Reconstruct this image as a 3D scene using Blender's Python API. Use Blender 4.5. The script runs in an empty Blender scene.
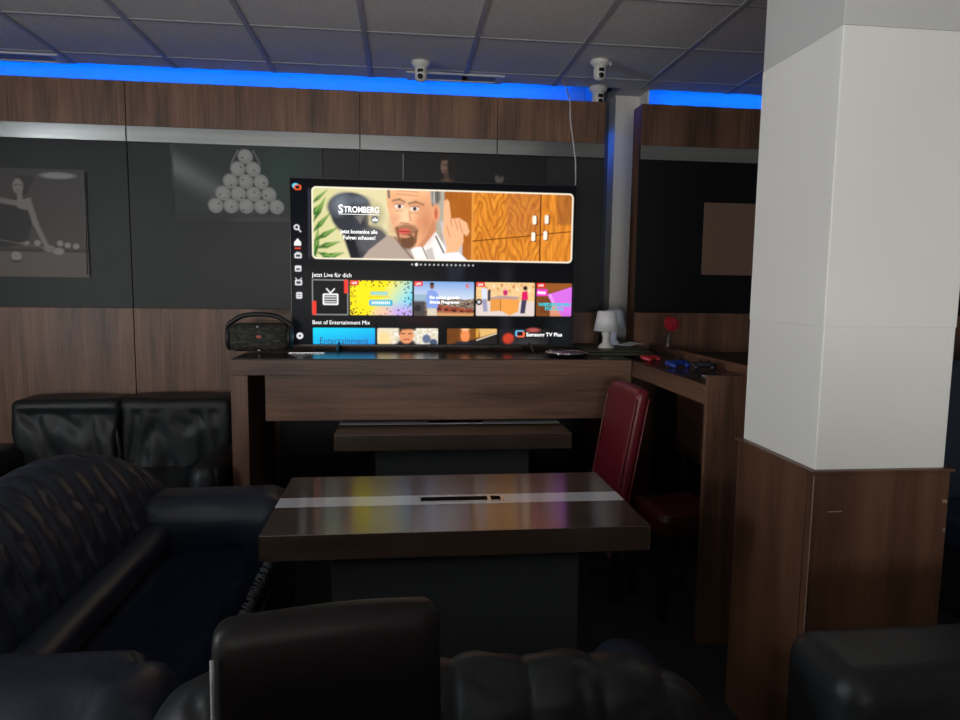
import bpy, bmesh, math, random
import numpy as np
from mathutils import Vector, Matrix, noise
random.seed(7)
S = bpy.context.scene
COL = S.collection
PI = math.pi

# ------------------------------------------------------------------ materials
def mat(name, color=(.5,.5,.5), rough=.5, metal=0., spec=.5, emit=None, strength=1., bump=None, coat=0.):
    m = bpy.data.materials.new(name); m.use_nodes = True
    nt = m.node_tree; b = nt.nodes['Principled BSDF']
    b.inputs['Base Color'].default_value = (*color, 1)
    b.inputs['Roughness'].default_value = rough
    b.inputs['Metallic'].default_value = metal
    b.inputs['Specular IOR Level'].default_value = spec
    b.inputs['Coat Weight'].default_value = coat
    if emit:
        b.inputs['Emission Color'].default_value = (*emit, 1)
        b.inputs['Emission Strength'].default_value = strength
    if bump:
        sc, st, dist = bump
        tc = nt.nodes.new('ShaderNodeTexCoord'); n = nt.nodes.new('ShaderNodeTexNoise')
        n.inputs['Scale'].default_value = sc; n.inputs['Detail'].default_value = 5
        bp_ = nt.nodes.new('ShaderNodeBump'); bp_.inputs['Strength'].default_value = st; bp_.inputs['Distance'].default_value = dist
        nt.links.new(tc.outputs['Object'], n.inputs['Vector'])
        nt.links.new(n.outputs['Fac'], bp_.inputs['Height']); nt.links.new(bp_.outputs['Normal'], b.inputs['Normal'])
    return m

def speckle(name, c1, c2, scale, rough=.6, detail=4, stretch=(1,1,1), bump=0., spec=.5, metal=0., lo=.35, hi=.65):
    m = mat(name, c1, rough, metal, spec); nt = m.node_tree; b = nt.nodes['Principled BSDF']
    tc = nt.nodes.new('ShaderNodeTexCoord'); mp = nt.nodes.new('ShaderNodeMapping'); mp.inputs['Scale'].default_value = stretch
    n = nt.nodes.new('ShaderNodeTexNoise'); n.inputs['Scale'].default_value = scale; n.inputs['Detail'].default_value = detail
    r = nt.nodes.new('ShaderNodeValToRGB')
    r.color_ramp.elements[0].position = lo; r.color_ramp.elements[0].color = (*c1, 1)
    r.color_ramp.elements[1].position = hi; r.color_ramp.elements[1].color = (*c2, 1)
    L = nt.links.new
    L(tc.outputs['Object'], mp.inputs['Vector']); L(mp.outputs['Vector'], n.inputs['Vector'])
    L(n.outputs['Fac'], r.inputs['Fac']); L(r.outputs['Color'], b.inputs['Base Color'])
    if bump:
        q = nt.nodes.new('ShaderNodeBump'); q.inputs['Strength'].default_value = bump; q.inputs['Distance'].default_value = .004
        L(n.outputs['Fac'], q.inputs['Height']); L(q.outputs['Normal'], b.inputs['Normal'])
    return m

def wood(name, axis, dark, light, rough=.42, band=2.6, spec=.45):
    """walnut laminate; axis = the direction the grain runs in"""
    m = mat(name, light, rough, spec=spec); nt = m.node_tree; b = nt.nodes['Principled BSDF']; L = nt.links.new
    tc = nt.nodes.new('ShaderNodeTexCoord')
    def tex(al, ac, sc, det, dist=0.):
        mp = nt.nodes.new('ShaderNodeMapping'); v = [ac, ac, ac]; v['XYZ'.index(axis)] = al
        mp.inputs['Scale'].default_value = v
        n = nt.nodes.new('ShaderNodeTexNoise'); n.inputs['Scale'].default_value = sc; n.inputs['Detail'].default_value = det
        n.inputs['Distortion'].default_value = dist
        L(tc.outputs['Object'], mp.inputs['Vector']); L(mp.outputs['Vector'], n.inputs['Vector'])
        return n
    a = tex(.10, 1., band*4, 3, .4); f = tex(.35, 9., 12, 5)
    mx = nt.nodes.new('ShaderNodeMath'); mx.operation = 'MULTIPLY_ADD'; mx.inputs[1].default_value = .35
    L(f.outputs['Fac'], mx.inputs[0])
    m2 = nt.nodes.new('ShaderNodeMath'); m2.operation = 'MULTIPLY'; m2.inputs[1].default_value = .65
    L(a.outputs['Fac'], m2.inputs[0]); L(m2.outputs[0], mx.inputs[2])
    r = nt.nodes.new('ShaderNodeValToRGB')
    r.color_ramp.elements[0].position = .36; r.color_ramp.elements[0].color = (*dark, 1)
    r.color_ramp.elements[1].position = .64; r.color_ramp.elements[1].color = (*light, 1)
    L(mx.outputs[0], r.inputs['Fac']); L(r.outputs['Color'], b.inputs['Base Color'])
    q = nt.nodes.new('ShaderNodeBump'); q.inputs['Strength'].default_value = .06; q.inputs['Distance'].default_value = .002
    L(f.outputs['Fac'], q.inputs['Height']); L(q.outputs['Normal'], b.inputs['Normal'])
    return m

def attr_mat(name, emission=0., rough=.5, spec=.5):
    m = mat(name, (0,0,0), rough, spec=spec); nt = m.node_tree; b = nt.nodes['Principled BSDF']
    a = nt.nodes.new('ShaderNodeVertexColor'); a.layer_name = 'picture'
    if emission:
        nt.links.new(a.outputs['Color'], b.inputs['Emission Color']); b.inputs['Emission Strength'].default_value = emission
        b.inputs['Base Color'].default_value = (.003,.003,.0035,1)
    else:
        nt.links.new(a.outputs['Color'], b.inputs['Base Color'])
    return m

WD, WL = (.058,.030,.019), (.205,.103,.062)
M = dict(
    wood_v = wood('walnut laminate upright', 'Z', WD, WL),
    wood_h = wood('walnut laminate level', 'X', WD, WL),
    wood_y = wood('walnut laminate ledge', 'Y', WD, WL),
    wood_pillar = wood('walnut laminate pillar', 'Z', (.075,.034,.019), (.140,.066,.037), .4),
    wood_table = wood('walnut laminate table', 'X', (.030,.017,.011), (.068,.041,.028), .40, spec=.5),
    strip = mat('satin white strip', (.62,.63,.66), .3),
    alu = speckle('brushed aluminium', (.48,.50,.50), (.56,.58,.57), 3, .22, 3, (.3,1,12), metal=1.),
    slate = speckle('slate grey panel', (.011,.0135,.014), (.018,.0205,.0205), 1.3, .45, 3, spec=.3),
    black_panel = mat('black panel', (.0035,.004,.006), .6, spec=.2),
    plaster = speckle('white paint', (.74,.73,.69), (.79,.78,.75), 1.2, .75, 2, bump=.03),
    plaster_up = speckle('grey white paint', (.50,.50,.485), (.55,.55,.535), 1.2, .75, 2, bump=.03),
    plaster_low = speckle('off white paint', (.60,.59,.56), (.66,.65,.62), 1.2, .75, 2, bump=.03),
    wall_dark = mat('blue grey wall paint', (.07,.08,.11), .85),
    wall = mat('grey wall paint', (.22,.21,.20), .8),
    tile = speckle('mineral ceiling tile', (.50,.49,.49), (.57,.56,.56), 60, .9, 4, bump=.12),
    grid = mat('grey ceiling grid', (.30,.30,.31), .5),
    floor = speckle('charcoal carpet', (.010,.010,.012), (.020,.020,.022), 90, .95, 5, bump=.3),
    navy = mat('navy leather', (.016,.023,.042), .36, spec=.6, bump=(70,.25,.004)),
    blackl = mat('black leather', (.013,.0145,.016), .43, spec=.3, bump=(70,.25,.004)),
    chairl = mat('black smooth leather', (.011,.0095,.009), .42, spec=.22, bump=(90,.12,.003)),
    piping_or_highlight = mat('piping with painted highlight', (.30,.30,.30), .25),  # pale tone paints the bright edge highlight of the black chair
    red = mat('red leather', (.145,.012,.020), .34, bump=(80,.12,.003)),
    red_shaded = mat('shade darkened red leather', (.055,.006,.011), .36, bump=(80,.12,.003)),  # stool seat: shade under the counter is put into this darker red
    cloth = mat('navy blanket cloth', (.006,.011,.027), .95, spec=.1, bump=(150,.4,.004)),
    thread = mat('grey navy thread', (.13,.14,.16), .9),
    base_grey = mat('matt grey panel', (.036,.039,.041), .6, spec=.3),
    black = mat('black plastic', (.012,.012,.013), .45),
    gloss = mat('black gloss', (.008,.008,.010), .15),
    counter_top = mat('dark counter laminate', (.035,.028,.026), .22),
    bezel = mat('dark television frame', (.010,.010,.012), .3),
    silver = mat('silver metal', (.62,.63,.65), .25, 1.),
    cream = mat('white plastic', (.62,.61,.57), .4),
    cam_dark = mat('dark camera lens', (.006,.006,.006), .12),
    shade = mat('white lamp shade', (.70,.70,.72), .6),
    shade_grey = mat('grey lamp shade', (.42,.46,.56), .6),
    olive = mat('dark olive cover', (.035,.042,.022), .5),
    paper = mat('white paper', (.7,.7,.68), .7),
    kraft = mat('brown kraft board', (.17,.105,.07), .8),
    petal = mat('red petal', (.36,.008,.020), .5),
    petal_dark = mat('dark red flower centre', (.14,.01,.015), .7),
    stem = mat('brown vase glass', (.06,.035,.025), .3),
    pad_red = mat('red gamepad', (.42,.02,.03), .35),
    pad_blue = mat('blue gamepad', (.012,.04,.26), .35),
    pad_black = mat('dark blue gamepad', (.016,.02,.035), .35),
    cable_w = mat('pale cable', (.45,.43,.44), .5),
    steel = mat('dark steel', (.08,.08,.08), .35, .8),
    canvas = mat('dark canvas edge', (.03,.03,.03), .7),
    edge = mat('grey poster edge', (.22,.23,.23), .4),
    disc = mat('grey metal disc', (.20,.20,.21), .35, .8),
    slot = mat('matt black slot', (.004,.004,.004), .8, spec=.05),
    vent_frame = mat('pale vent frame', (.55,.56,.58), .5),
    vent_in = mat('grey vent slot', (.24,.25,.27), .6),
    led = mat('blue led', (0,0,0), .5, emit=(0.0,.15,1.0), strength=340),
    badge = mat('red badge', (.45,.06,.03), .4),
    white_ink = mat('pale badge', (.6,.6,.6), .5),
    wear = mat('pale scuff', (.26,.18,.13), .7),
)
def emis(name, c, s=1.):
    return mat(name, (.01,.01,.01), .4, emit=c, strength=s)
for k in ('wood_table', 'strip'):
    b_ = M[k].node_tree.nodes['Principled BSDF']; b_.inputs['IOR'].default_value = 2.3; b_.inputs['Specular IOR Level'].default_value = .5; b_.inputs['Roughness'].default_value = .17; b_.inputs['Anisotropic'].default_value = .8
    t_ = M[k].node_tree.nodes.new('ShaderNodeCombineXYZ'); t_.inputs[1].default_value = 1      # grain along x scatters across it
    M[k].node_tree.links.new(t_.outputs[0], b_.inputs['Tangent'])
M['txt'] = emis('screen white', (1,1,1), 1.3)
M['txt_navy'] = emis('screen navy', (.0,.05,.16), 1.0)
M['txt_teal'] = emis('screen teal', (.02,.62,.72), 1.0)
# camouflage cloth for the loudspeaker
M['camo'] = speckle('camouflage grille', (.012,.012,.010), (.045,.042,.033), 38, .8, 2, (1,1,2.2), bump=.2, lo=.45, hi=.62)

# ------------------------------------------------------------------ object helpers
def obj(name, bm, m, parent=None, smooth=False, loc=(0,0,0), kind=None, label=None):
    me = bpy.data.meshes.new(name)
    if isinstance(bm, bmesh.types.BMesh):
        bmesh.ops.recalc_face_normals(bm, faces=bm.faces)
        bm.to_mesh(me); bm.free()
    else:
        v, f = bm; me.from_pydata(v, [], f); me.update()
    for mm in (m if isinstance(m, (list, tuple)) else [m]): me.materials.append(mm)
    if smooth:
        for p in me.polygons: p.use_smooth = True
    o = bpy.data.objects.new(name, me); COL.objects.link(o); o.location = loc
    if parent: o.parent = parent
    if kind: o['kind'] = kind
    if label: o['label'] = label
    return o
def thing(name, label, cat, loc=(0,0,0), rz=0., group=None):
    o = bpy.data.objects.new(name, None); COL.objects.link(o); o.empty_display_size = .05
    o.location = loc; o.rotation_euler = (0,0,rz); o['label'] = label; o['category'] = cat
    if group: o['group'] = group
    return o
def tag(o, label, cat, group=None):
    o['label'] = label; o['category'] = cat
    if group: o['group'] = group
    return o
def struct(name, bm, m, parent=None, **k):
    return obj(name, bm, m, parent, kind='structure', **k)
def struct_empty(name):
    o = bpy.data.objects.new(name, None); COL.objects.link(o); o['kind'] = 'structure'; return o
def copy_tree(o, parent=None):
    c = o.copy(); COL.objects.link(c)
    if parent: c.parent = parent
    for ch in [x for x in bpy.data.objects if x.parent == o]: copy_tree(ch, c)
    return c

def NB(): return bmesh.new()
def box(bm, x0, x1, y0, y1, z0, z1, bev=0., mi=0, seg=2):
    t = bmesh.new(); bmesh.ops.create_cube(t, size=1)
    for v in t.verts:
        v.co = Vector(((x0+x1)/2 + v.co.x*(x1-x0), (y0+y1)/2 + v.co.y*(y1-y0), (z0+z1)/2 + v.co.z*(z1-z0)))
    if bev: bmesh.ops.bevel(t, geom=list(t.edges), offset=bev, segments=seg, affect='EDGES', profile=.5)
    merge(bm, t, mi); return bm
def merge(bm, t, mi=0, mx=None):
    mp = {}
    for v in t.verts: mp[v] = bm.verts.new(mx @ v.co if mx else v.co)
    for f in t.faces:
        try: g = bm.faces.new([mp[v] for v in f.verts]); g.material_index = mi; g.smooth = f.smooth
        except ValueError: pass
    t.free()
def lathe(bm, prof, n=24, c=(0,0,0), mi=0, mx=None, caps=True):
    t = bmesh.new(); rings = []
    for r, z in prof:
        rings.append([t.verts.new((c[0]+r*math.cos(2*PI*k/n), c[1]+r*math.sin(2*PI*k/n), c[2]+z)) for k in range(n)])
    for a, b in zip(rings, rings[1:]):
        for k in range(n): t.faces.new((a[k], a[(k+1)%n], b[(k+1)%n], b[k])).smooth = True
    if caps: t.faces.new(rings[0][::-1]); t.faces.new(rings[-1])
    merge(bm, t, mi, mx); return bm
def tube(bm, pts, r, n=8, mi=0):
    t = bmesh.new(); pts = [Vector(p) for p in pts]; rings = []
    rr = r if isinstance(r, (list, tuple)) else [r]*len(pts)
    up = Vector((0,0,1))
    for i, p in enumerate(pts):
        d = (pts[min(i+1, len(pts)-1)] - pts[max(i-1, 0)]).normalized()
        a = d.cross(up); a = d.cross(Vector((1,0,0))) if a.length < 1e-3 else a
        a.normalize(); b = d.cross(a)
        rings.append([t.verts.new(p + (a*math.cos(2*PI*k/n) + b*math.sin(2*PI*k/n))*rr[i]) for k in range(n)])
    for a, b in zip(rings, rings[1:]):
        for k in range(n): t.faces.new((a[k], a[(k+1)%n], b[(k+1)%n], b[k])).smooth = True
    t.faces.new(rings[0][::-1]); t.faces.new(rings[-1]); merge(bm, t, mi); return bm
def spline(ctrl, n, closed=False):
    P = [Vector(c) for c in ctrl]; out = []; m = len(P) if closed else len(P)-1
    for i in range(m):
        g = lambda k: P[k % len(P)] if closed else P[max(0, min(len(P)-1, k))]
        a, b, c, d = g(i-1), g(i), g(i+1), g(i+2)
        for j in range(n):
            t = j/n
            out.append(.5*((2*b)+(c-a)*t+(2*a-5*b+4*c-d)*t*t+(3*b-a-3*c+d)*t**3))
    if not closed: out.append(P[-1])
    return out
def fbm(p, f): return noise.noise(Vector(p)*f)
def wrinkle(p, f, st=(1,1,1)):
    """pinched creases: sharp valleys along the zero lines of a noise field"""
    q = Vector((p[0]*st[0]*f, p[1]*st[1]*f, p[2]*st[2]*f))
    return -max(0, 1-abs(noise.noise(q))*5)
def rbox(bm, c, size, r, n=16, disp=None, mi=0, mx=None):
    """padded block: every edge rolled over with radius r, then pushed along its normal by disp(p, nrm)"""
    t = bmesh.new(); bmesh.ops.create_cube(t, size=2.)
    bmesh.ops.subdivide_edges(t, edges=list(t.edges), cuts=n, use_grid_fill=True)
    h = [s/2 for s in size]; r = min(r, *h)
    for v in t.verts:
        # denser rows near the edges
        p = Vector([math.copysign(abs(math.sin(abs(a)*PI/2)), a)*hh for a, hh in zip(v.co, h)])
        i = Vector([max(-(hh-r), min(hh-r, a)) for a, hh in zip(p, h)])
        d = p-i
        if d.length > 1e-9: nrm = d.normalized(); p = i+nrm*r
        else: nrm = Vector((0,0,1))
        p = p+Vector(c)
        if disp: p = p+nrm*disp(p, nrm)
        v.co = p
    for f in t.faces: f.smooth = True
    merge(bm, t, mi, mx); return bm
def loft(bm, rings, mi=0):
    t = bmesh.new(); R = [[t.verts.new(p) for p in r] for r in rings]; n = len(R[0])
    for a, b in zip(R, R[1:]):
        for k in range(n): t.faces.new((a[k], a[(k+1)%n], b[(k+1)%n], b[k])).smooth = True
    for rg, fl in ((R[0], True), (R[-1], False)):
        c = t.verts.new(sum((v.co for v in rg), Vector())/n)
        for k in range(n): t.faces.new((rg[k], rg[(k+1)%n], c)).smooth = True
    merge(bm, t, mi); return bm
def bar(bm, p0, p1, w, h=None, mi=0):
    """square bar from p0 to p1"""
    p0, p1 = Vector(p0), Vector(p1); d = p1-p0; t = bmesh.new(); bmesh.ops.create_cube(t, size=1)
    q = d.to_track_quat('Z', 'Y').to_matrix().to_4x4()
    mx = Matrix.Translation((p0+p1)/2) @ q @ Matrix.Diagonal((w, h or w, d.length, 1))
    bmesh.ops.bevel(t, geom=list(t.edges), offset=.04, segments=1, affect='EDGES')
    merge(bm, t, mi, mx); return bm
def text(s, w, h, parent, m, loc, name, face='-Y', bold=.0, label=None):
    """lettering as a flat mesh, w wide (0 = by height) with capitals h high, front towards -Y; loc = lower left"""
    cu = bpy.data.curves.new('lettering', 'FONT'); cu.body = s; cu.size = 1; cu.offset = bold; cu.extrude = 0
    cu.resolution_u = 3
    to = bpy.data.objects.new('lettering', cu); COL.objects.link(to)
    dg = bpy.context.evaluated_depsgraph_get(); dg.update()
    me = bpy.data.meshes.new_from_object(to.evaluated_get(dg))
    bpy.data.objects.remove(to); bpy.data.curves.remove(cu)
    xs = [v.co.x for v in me.vertices]; x0, x1 = min(xs), max(xs)
    sy = h/.69; sx = w/(x1-x0) if w else sy
    for v in me.vertices: v.co = Vector(((v.co.x-x0)*sx, 0, v.co.y*sy))
    me.materials.clear(); me.materials.append(m)
    o = bpy.data.objects.new(name, me); COL.objects.link(o); o.location = loc; o.parent = parent
    if label: o['label'] = label
    return o
# painted pictures: numpy canvas -> a grid of faces carrying the colours
class Canvas:
    def __init__(s, w, h, step, bg=(0,0,0)):
        s.w, s.h = w, h; s.nx, s.ny = int(w/step)+1, int(h/step)+1
        s.X, s.Y = np.meshgrid(np.linspace(0, w, s.nx), np.linspace(0, h, s.ny)); s.st = step
        s.c = np.zeros((s.ny, s.nx, 3)); s.c[:] = lin(bg)
    def dim(s, k): s.c *= k; return s
    def put(s, d, col, soft=None, a=1.):
        k = np.clip(.5-d/(soft or s.st*1.2), 0, 1)[..., None]*a
        col = col if isinstance(col, np.ndarray) else lin(col)
        s.c = s.c*(1-k)+col*k
    def rect(s, x0, y0, x1, y1, col, r=0., soft=None, a=1.):
        dx = np.abs(s.X-(x0+x1)/2)-(x1-x0)/2+r; dy = np.abs(s.Y-(y0+y1)/2)-(y1-y0)/2+r
        d = np.hypot(np.maximum(dx,0), np.maximum(dy,0))+np.minimum(np.maximum(dx,dy),0)-r
        s.put(d, col, soft, a); return d
    def ell(s, cx, cy, rx, ry, col, soft=None, a=1., rot=0.):
        c, n = math.cos(rot), math.sin(rot); u = (s.X-cx)*c+(s.Y-cy)*n; v = -(s.X-cx)*n+(s.Y-cy)*c
        s.put((np.hypot(u/rx, v/ry)-1)*min(rx, ry), col, soft, a)
    def line(s, x0, y0, x1, y1, w, col, soft=None, a=1.):
        vx, vy = x1-x0, y1-y0; t = np.clip(((s.X-x0)*vx+(s.Y-y0)*vy)/(vx*vx+vy*vy+1e-9), 0, 1)
        s.put(np.hypot(s.X-x0-t*vx, s.Y-y0-t*vy)-w/2, col, soft, a)
    def poly(s, pts, col, soft=None, a=1.):
        d = np.full(s.X.shape, 1e9); ins = np.zeros(s.X.shape, bool); n = len(pts)
        for i in range(n):
            (xa, ya), (xb, yb) = pts[i], pts[(i+1)%n]; vx, vy = xb-xa, yb-ya
            t = np.clip(((s.X-xa)*vx+(s.Y-ya)*vy)/(vx*vx+vy*vy+1e-9), 0, 1)
            d = np.minimum(d, np.hypot(s.X-xa-t*vx, s.Y-ya-t*vy))
            cr = ((ya > s.Y) != (yb > s.Y)) & (s.X < (xb-xa)*(s.Y-ya)/((yb-ya) if yb != ya else 1e-9)+xa)
            ins ^= cr
        s.put(np.where(ins, -d, d), col, soft, a)
    def mesh(s, name, m, parent, loc, scale, label=None):
        """x right, y down, front towards -Y; loc = upper left corner"""
        nx, ny = s.nx, s.ny
        co = np.zeros((ny, nx, 3)); co[..., 0] = s.X*scale; co[..., 2] = -s.Y*scale
        i = np.arange(nx*ny).reshape(ny, nx)
        f = np.stack([i[1:, :-1], i[1:, 1:], i[:-1, 1:], i[:-1, :-1]], -1).reshape(-1, 4)
        me = bpy.data.meshes.new(name); me.from_pydata(co.reshape(-1, 3).tolist(), [], f.tolist())
        at = me.color_attributes.new('picture', 'FLOAT_COLOR', 'POINT')
        at.data.foreach_set('color', np.concatenate([np.clip(s.c, 0, 4), np.ones((ny, nx, 1))], -1).ravel().astype(np.float32))
        me.materials.append(m); o = bpy.data.objects.new(name, me); COL.objects.link(o); o.location = loc; o.parent = parent
        if label: o['label'] = label
        return o
def lin(c):
    c = np.asarray(c, float)/255.; return np.where(c <= .04045, c/12.92, ((c+.055)/1.055)**2.4)
def fnoise(X, Y, f, seed=0):
    """cheap smooth value noise for painted pictures"""
    r = np.random.RandomState(seed); g = r.rand(64, 64); x, y = X*f, Y*f; i, j = np.floor(x).astype(int), np.floor(y).astype(int)
    u, v = x-i, y-j; u = u*u*(3-2*u); v = v*v*(3-2*v); q = lambda a, b: g[(j+b) % 64, (i+a) % 64]
    return (q(0,0)*(1-u)+q(1,0)*u)*(1-v)+(q(0,1)*(1-u)+q(1,1)*u)*v

# ------------------------------------------------------------------ camera
def cam():
    c = bpy.data.cameras.new('camera'); o = bpy.data.objects.new('camera', c); COL.objects.link(o)
    c.sensor_width = 36; c.lens = 690/960*36; c.clip_start = .05; c.clip_end = 60
    p, y, r = map(math.radians, (-6.0626, 6.516, .7637))
    f = Vector((math.sin(y)*math.cos(p), math.cos(y)*math.cos(p), math.sin(p)))
    R = Vector((math.cos(y), -math.sin(y), 0)); U = R.cross(f)
    r2 = R*math.cos(r)+U*math.sin(r); u2 = -R*math.sin(r)+U*math.cos(r)
    m = Matrix((r2, u2, -f)).transposed().to_4x4(); m.translation = (0, 0, 1.45)
    o.matrix_world = m; S.camera = o
cam()

# ------------------------------------------------------------------ room shell
H = 2.79; XL, XR, YB, YF = -3.4, 4.2, -3.4, 5.0
struct('floor', box(NB(), XL-.1, XR+.1, YB-.1, YF+.1, -.1, 0), M['floor'])
# suspended ceiling: tiles to y 4.68, then an open slot above the wall for the light strip
b = NB()
box(b, XL-.1, XR+.1, YB-.1, 4.68, H, H+.06)
box(b, 1.47, 1.672, 4.68, YF, H, H+.06)                     # patch over the gap in the cladding
box(b, XL-.1, XR+.1, 4.68, YF+.1, 2.93, 2.99)              # lid of the slot
ceil = struct('ceiling', b, M['tile'])
b = NB()
for i in range(-4, 8):
    x = .4+.602*i
    if XL < x < XR: box(b, x-.014, x+.014, YB, 4.68, H-.006, H+.002)
for j in range(-13, 3):
    y = 3.872+.605*j
    if YB < y < 4.68: box(b, XL, XR, y-.009, y+.009, H-.005, H+.002)
struct('ceiling_grid', b, M['grid'], ceil)
struct('wall_back', box(NB(), XL-.1, XR+.1, YF, YF+.1, 0, 3.0), M['wall_dark'])
struct('trim_3', box(NB(), 1.485, 1.659, 4.85, YF, 0, 2.79), M['plaster'])
def holed(name, fixed, c0, c1, u0, u1, hole, m, z1=H):
    """a wall with one window opening; fixed = 'x' or 'y'"""
    b = NB(); h0, h1, a0, a1 = hole
    for (p, q, s, t) in ((u0, u1, 0, a0), (u0, u1, a1, z1), (u0, h0, a0, a1), (h1, u1, a0, a1)):
        if fixed == 'x': box(b, c0, c1, p, q, s, t)
        else: box(b, p, q, c0, c1, s, t)
    return struct(name, b, m)
LW = (-.9, 2.2, .85, 2.65)      # left window: y0 y1 z0 z1
RW = (-2.3, .8, .7, 1.6)       # rear window: x0 x1 z0 z1
holed('wall_left', 'x', XL-.1, XL, YB-.1, YF, LW, M['wall'])
holed('wall_rear', 'y', YB-.1, YB, XL-.1, XR+.1, RW, M['wall'])
struct('wall_right', box(NB(), XR, XR+.1, YB-.1, YF, 0, H), M['wall'])
def win(name, fixed, c, u0, u1, z0, z1):
    r = struct_empty(name); b = NB(); w = .06
    parts = [(u0, u1, z0, z0+w), (u0, u1, z1-w, z1), (u0, u0+w, z0, z1), (u1-w, u1, z0, z1), ((u0+u1)/2-w/2, (u0+u1)/2+w/2, z0, z1)]
    for p, q, s, t in parts:
        if fixed == 'x': box(b, c-.07, c-.02, p, q, s, t)
        else: box(b, p, q, c-.07, c-.02, s, t)
    struct('window_frame', b, M['plaster'], r)
# half-height wall added unseen behind the camera to block rear window light
struct('wall_light_blocker', box(NB(), -1.6, .7, -.66, -.56, 0, 1.1, .004), M['wood_v'])
struct('trim_7', box(NB(), XL-.1, XL, LW[0], LW[1], 1.62, 2.25), M['wall'])
win('window_1', 'x', XL, LW[0], LW[1], LW[2], 1.62); win('window_3', 'x', XL, LW[0], LW[1], 2.25, LW[3]); win('window_2', 'y', YB, *RW)

# wall cladding, 15 cm thick, in front of the back wall
def cladding(name, x0, x1, seams, dark, label):
    r = struct_empty(name); r['label'] = label
    xs = [x0]+[s for s in seams if x0 < s < x1]+[x1]; g = .0025
    top, rail, mid, low, body = NB(), NB(), NB(), NB(), NB()
    for a, c in zip(xs, xs[1:]):
        a2, c2 = (a+g if a != x0 else a), (c-g if c != x1 else c)
        box(top, a2, c2, 4.2, 4.22, 2.326, 2.57, .0015)
        box(rail, a2, c2, 4.194, 4.22, 2.238, 2.324, .0015)
        box(mid, a2, c2, 4.203, 4.22, 1.302, 2.236, .0015)
        box(low, a2, c2, 4.2, 4.22, .06, 1.30, .0015)
    box(body, x0, x1, 4.221, 4.35, 0, 2.57)
    struct('wood_panel', top, M['wood_v'], r); struct('metal_rail', rail, M['alu'], r)
    struct('dark_panel', mid, dark, r); struct('lower_wood_panel', low, M['wood_v'], r); struct('cladding_body', body, M['wood_v'], r)
cladding('trim_1', XL, 1.225, [-2.843, -1.543, -.243, .566], M['slate'], 'walnut and slate wall cladding with an aluminium rail')
cladding('trim_2', 1.452, XR, [2.6], M['black_panel'], 'walnut and black wall cladding right of the white gap')
struct('trim_led_baffle_right', box(box(NB(), 1.66, 1.672, 4.352, YF, 0, 2.565), 1.66, 1.672, 4.70, YF, 2.565, 2.92), M['plaster'])  # return added to keep the right strip's light out of the recess
struct('trim_led_baffle_left', box(box(NB(), 1.213, 1.225, 4.352, YF-.001, 0, 2.565), 1.30, 1.31, 4.70, YF-.001, 2.62, 2.92), M['wall_dark'])  # baffles added to stop blue light from the left strip reaching the column
struct('trim_4', box(NB(), XL, XR, 4.665, 4.68, 2.791, 2.90), M['grid'])       # edge board of the suspended ceiling

# pillar with walnut base
r = struct_empty('wall_pillar'); r['label'] = 'white square pillar with a walnut panelled base'
b = NB(); box(b, 1.15, 1.545, 1.772, 2.18, .95, 2.146, .003); box(b, 1.1485, 1.5465, 1.7705, 2.1815, 1.352, 2.146, .003)
struct('pillar_shaft', b, M['plaster'], r)
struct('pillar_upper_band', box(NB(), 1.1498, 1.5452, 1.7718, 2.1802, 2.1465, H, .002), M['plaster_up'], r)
b = NB(); box(b, 1.139, 1.168, 1.79, 2.17, .0, .943, .001); box(b, 1.139, 1.556, 1.76, 1.785, .0, .943, .001)
box(b, 1.53, 1.556, 1.79, 2.17, 0, .943, .001); box(b, 1.139, 1.556, 2.172, 2.19, 0, .943, .001)
struct('pillar_wood_base', b, M['wood_pillar'], r)
b = NB(); box(b, 1.128, 1.565, 1.752, 2.198, .944, .953, .002)
struct('pillar_ledge', b, M['wood_pillar'], r)
b = NB(); box(b, 1.1405, 1.1425, 1.758, 1.7598, .05, .94); box(b, 1.19, 1.232, 1.7585, 1.7598, .833, .836)
box(b, 1.538, 1.552, 1.758, 1.7598, .853, .862); box(b, 1.548, 1.553, 1.758, 1.7598, .768, .778)
struct('pillar_scuff', b, M['wear'], r)

# blue light strips behind the edge board, shining at the wall
for x0, x1, lab in ((XL+.05, 1.16, 'long blue light strip above the wood cladding behind the television'),
                    (1.74, XR-.05, 'blue light strip above the cladding right of the white gap')):
    t = thing('led_strip', lab, 'light strip', ((x0+x1)/2, 4.70, 2.84)); w = (x1-x0)/2
    obj('channel', box(NB(), -w, w, -.019, -.004, -.014, .014), M['silver'], t)
    bb = NB(); vs = [bb.verts.new(p) for p in ((-w,-.003,-.011), (w,-.003,-.011), (w,-.003,.011), (-w,-.003,.011))]; bb.faces.new(vs)
    box(bb, -w, w, -.0038, -.0032, -.011, .011)
    obj('light_tape', bb, M['led'], t)

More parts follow.
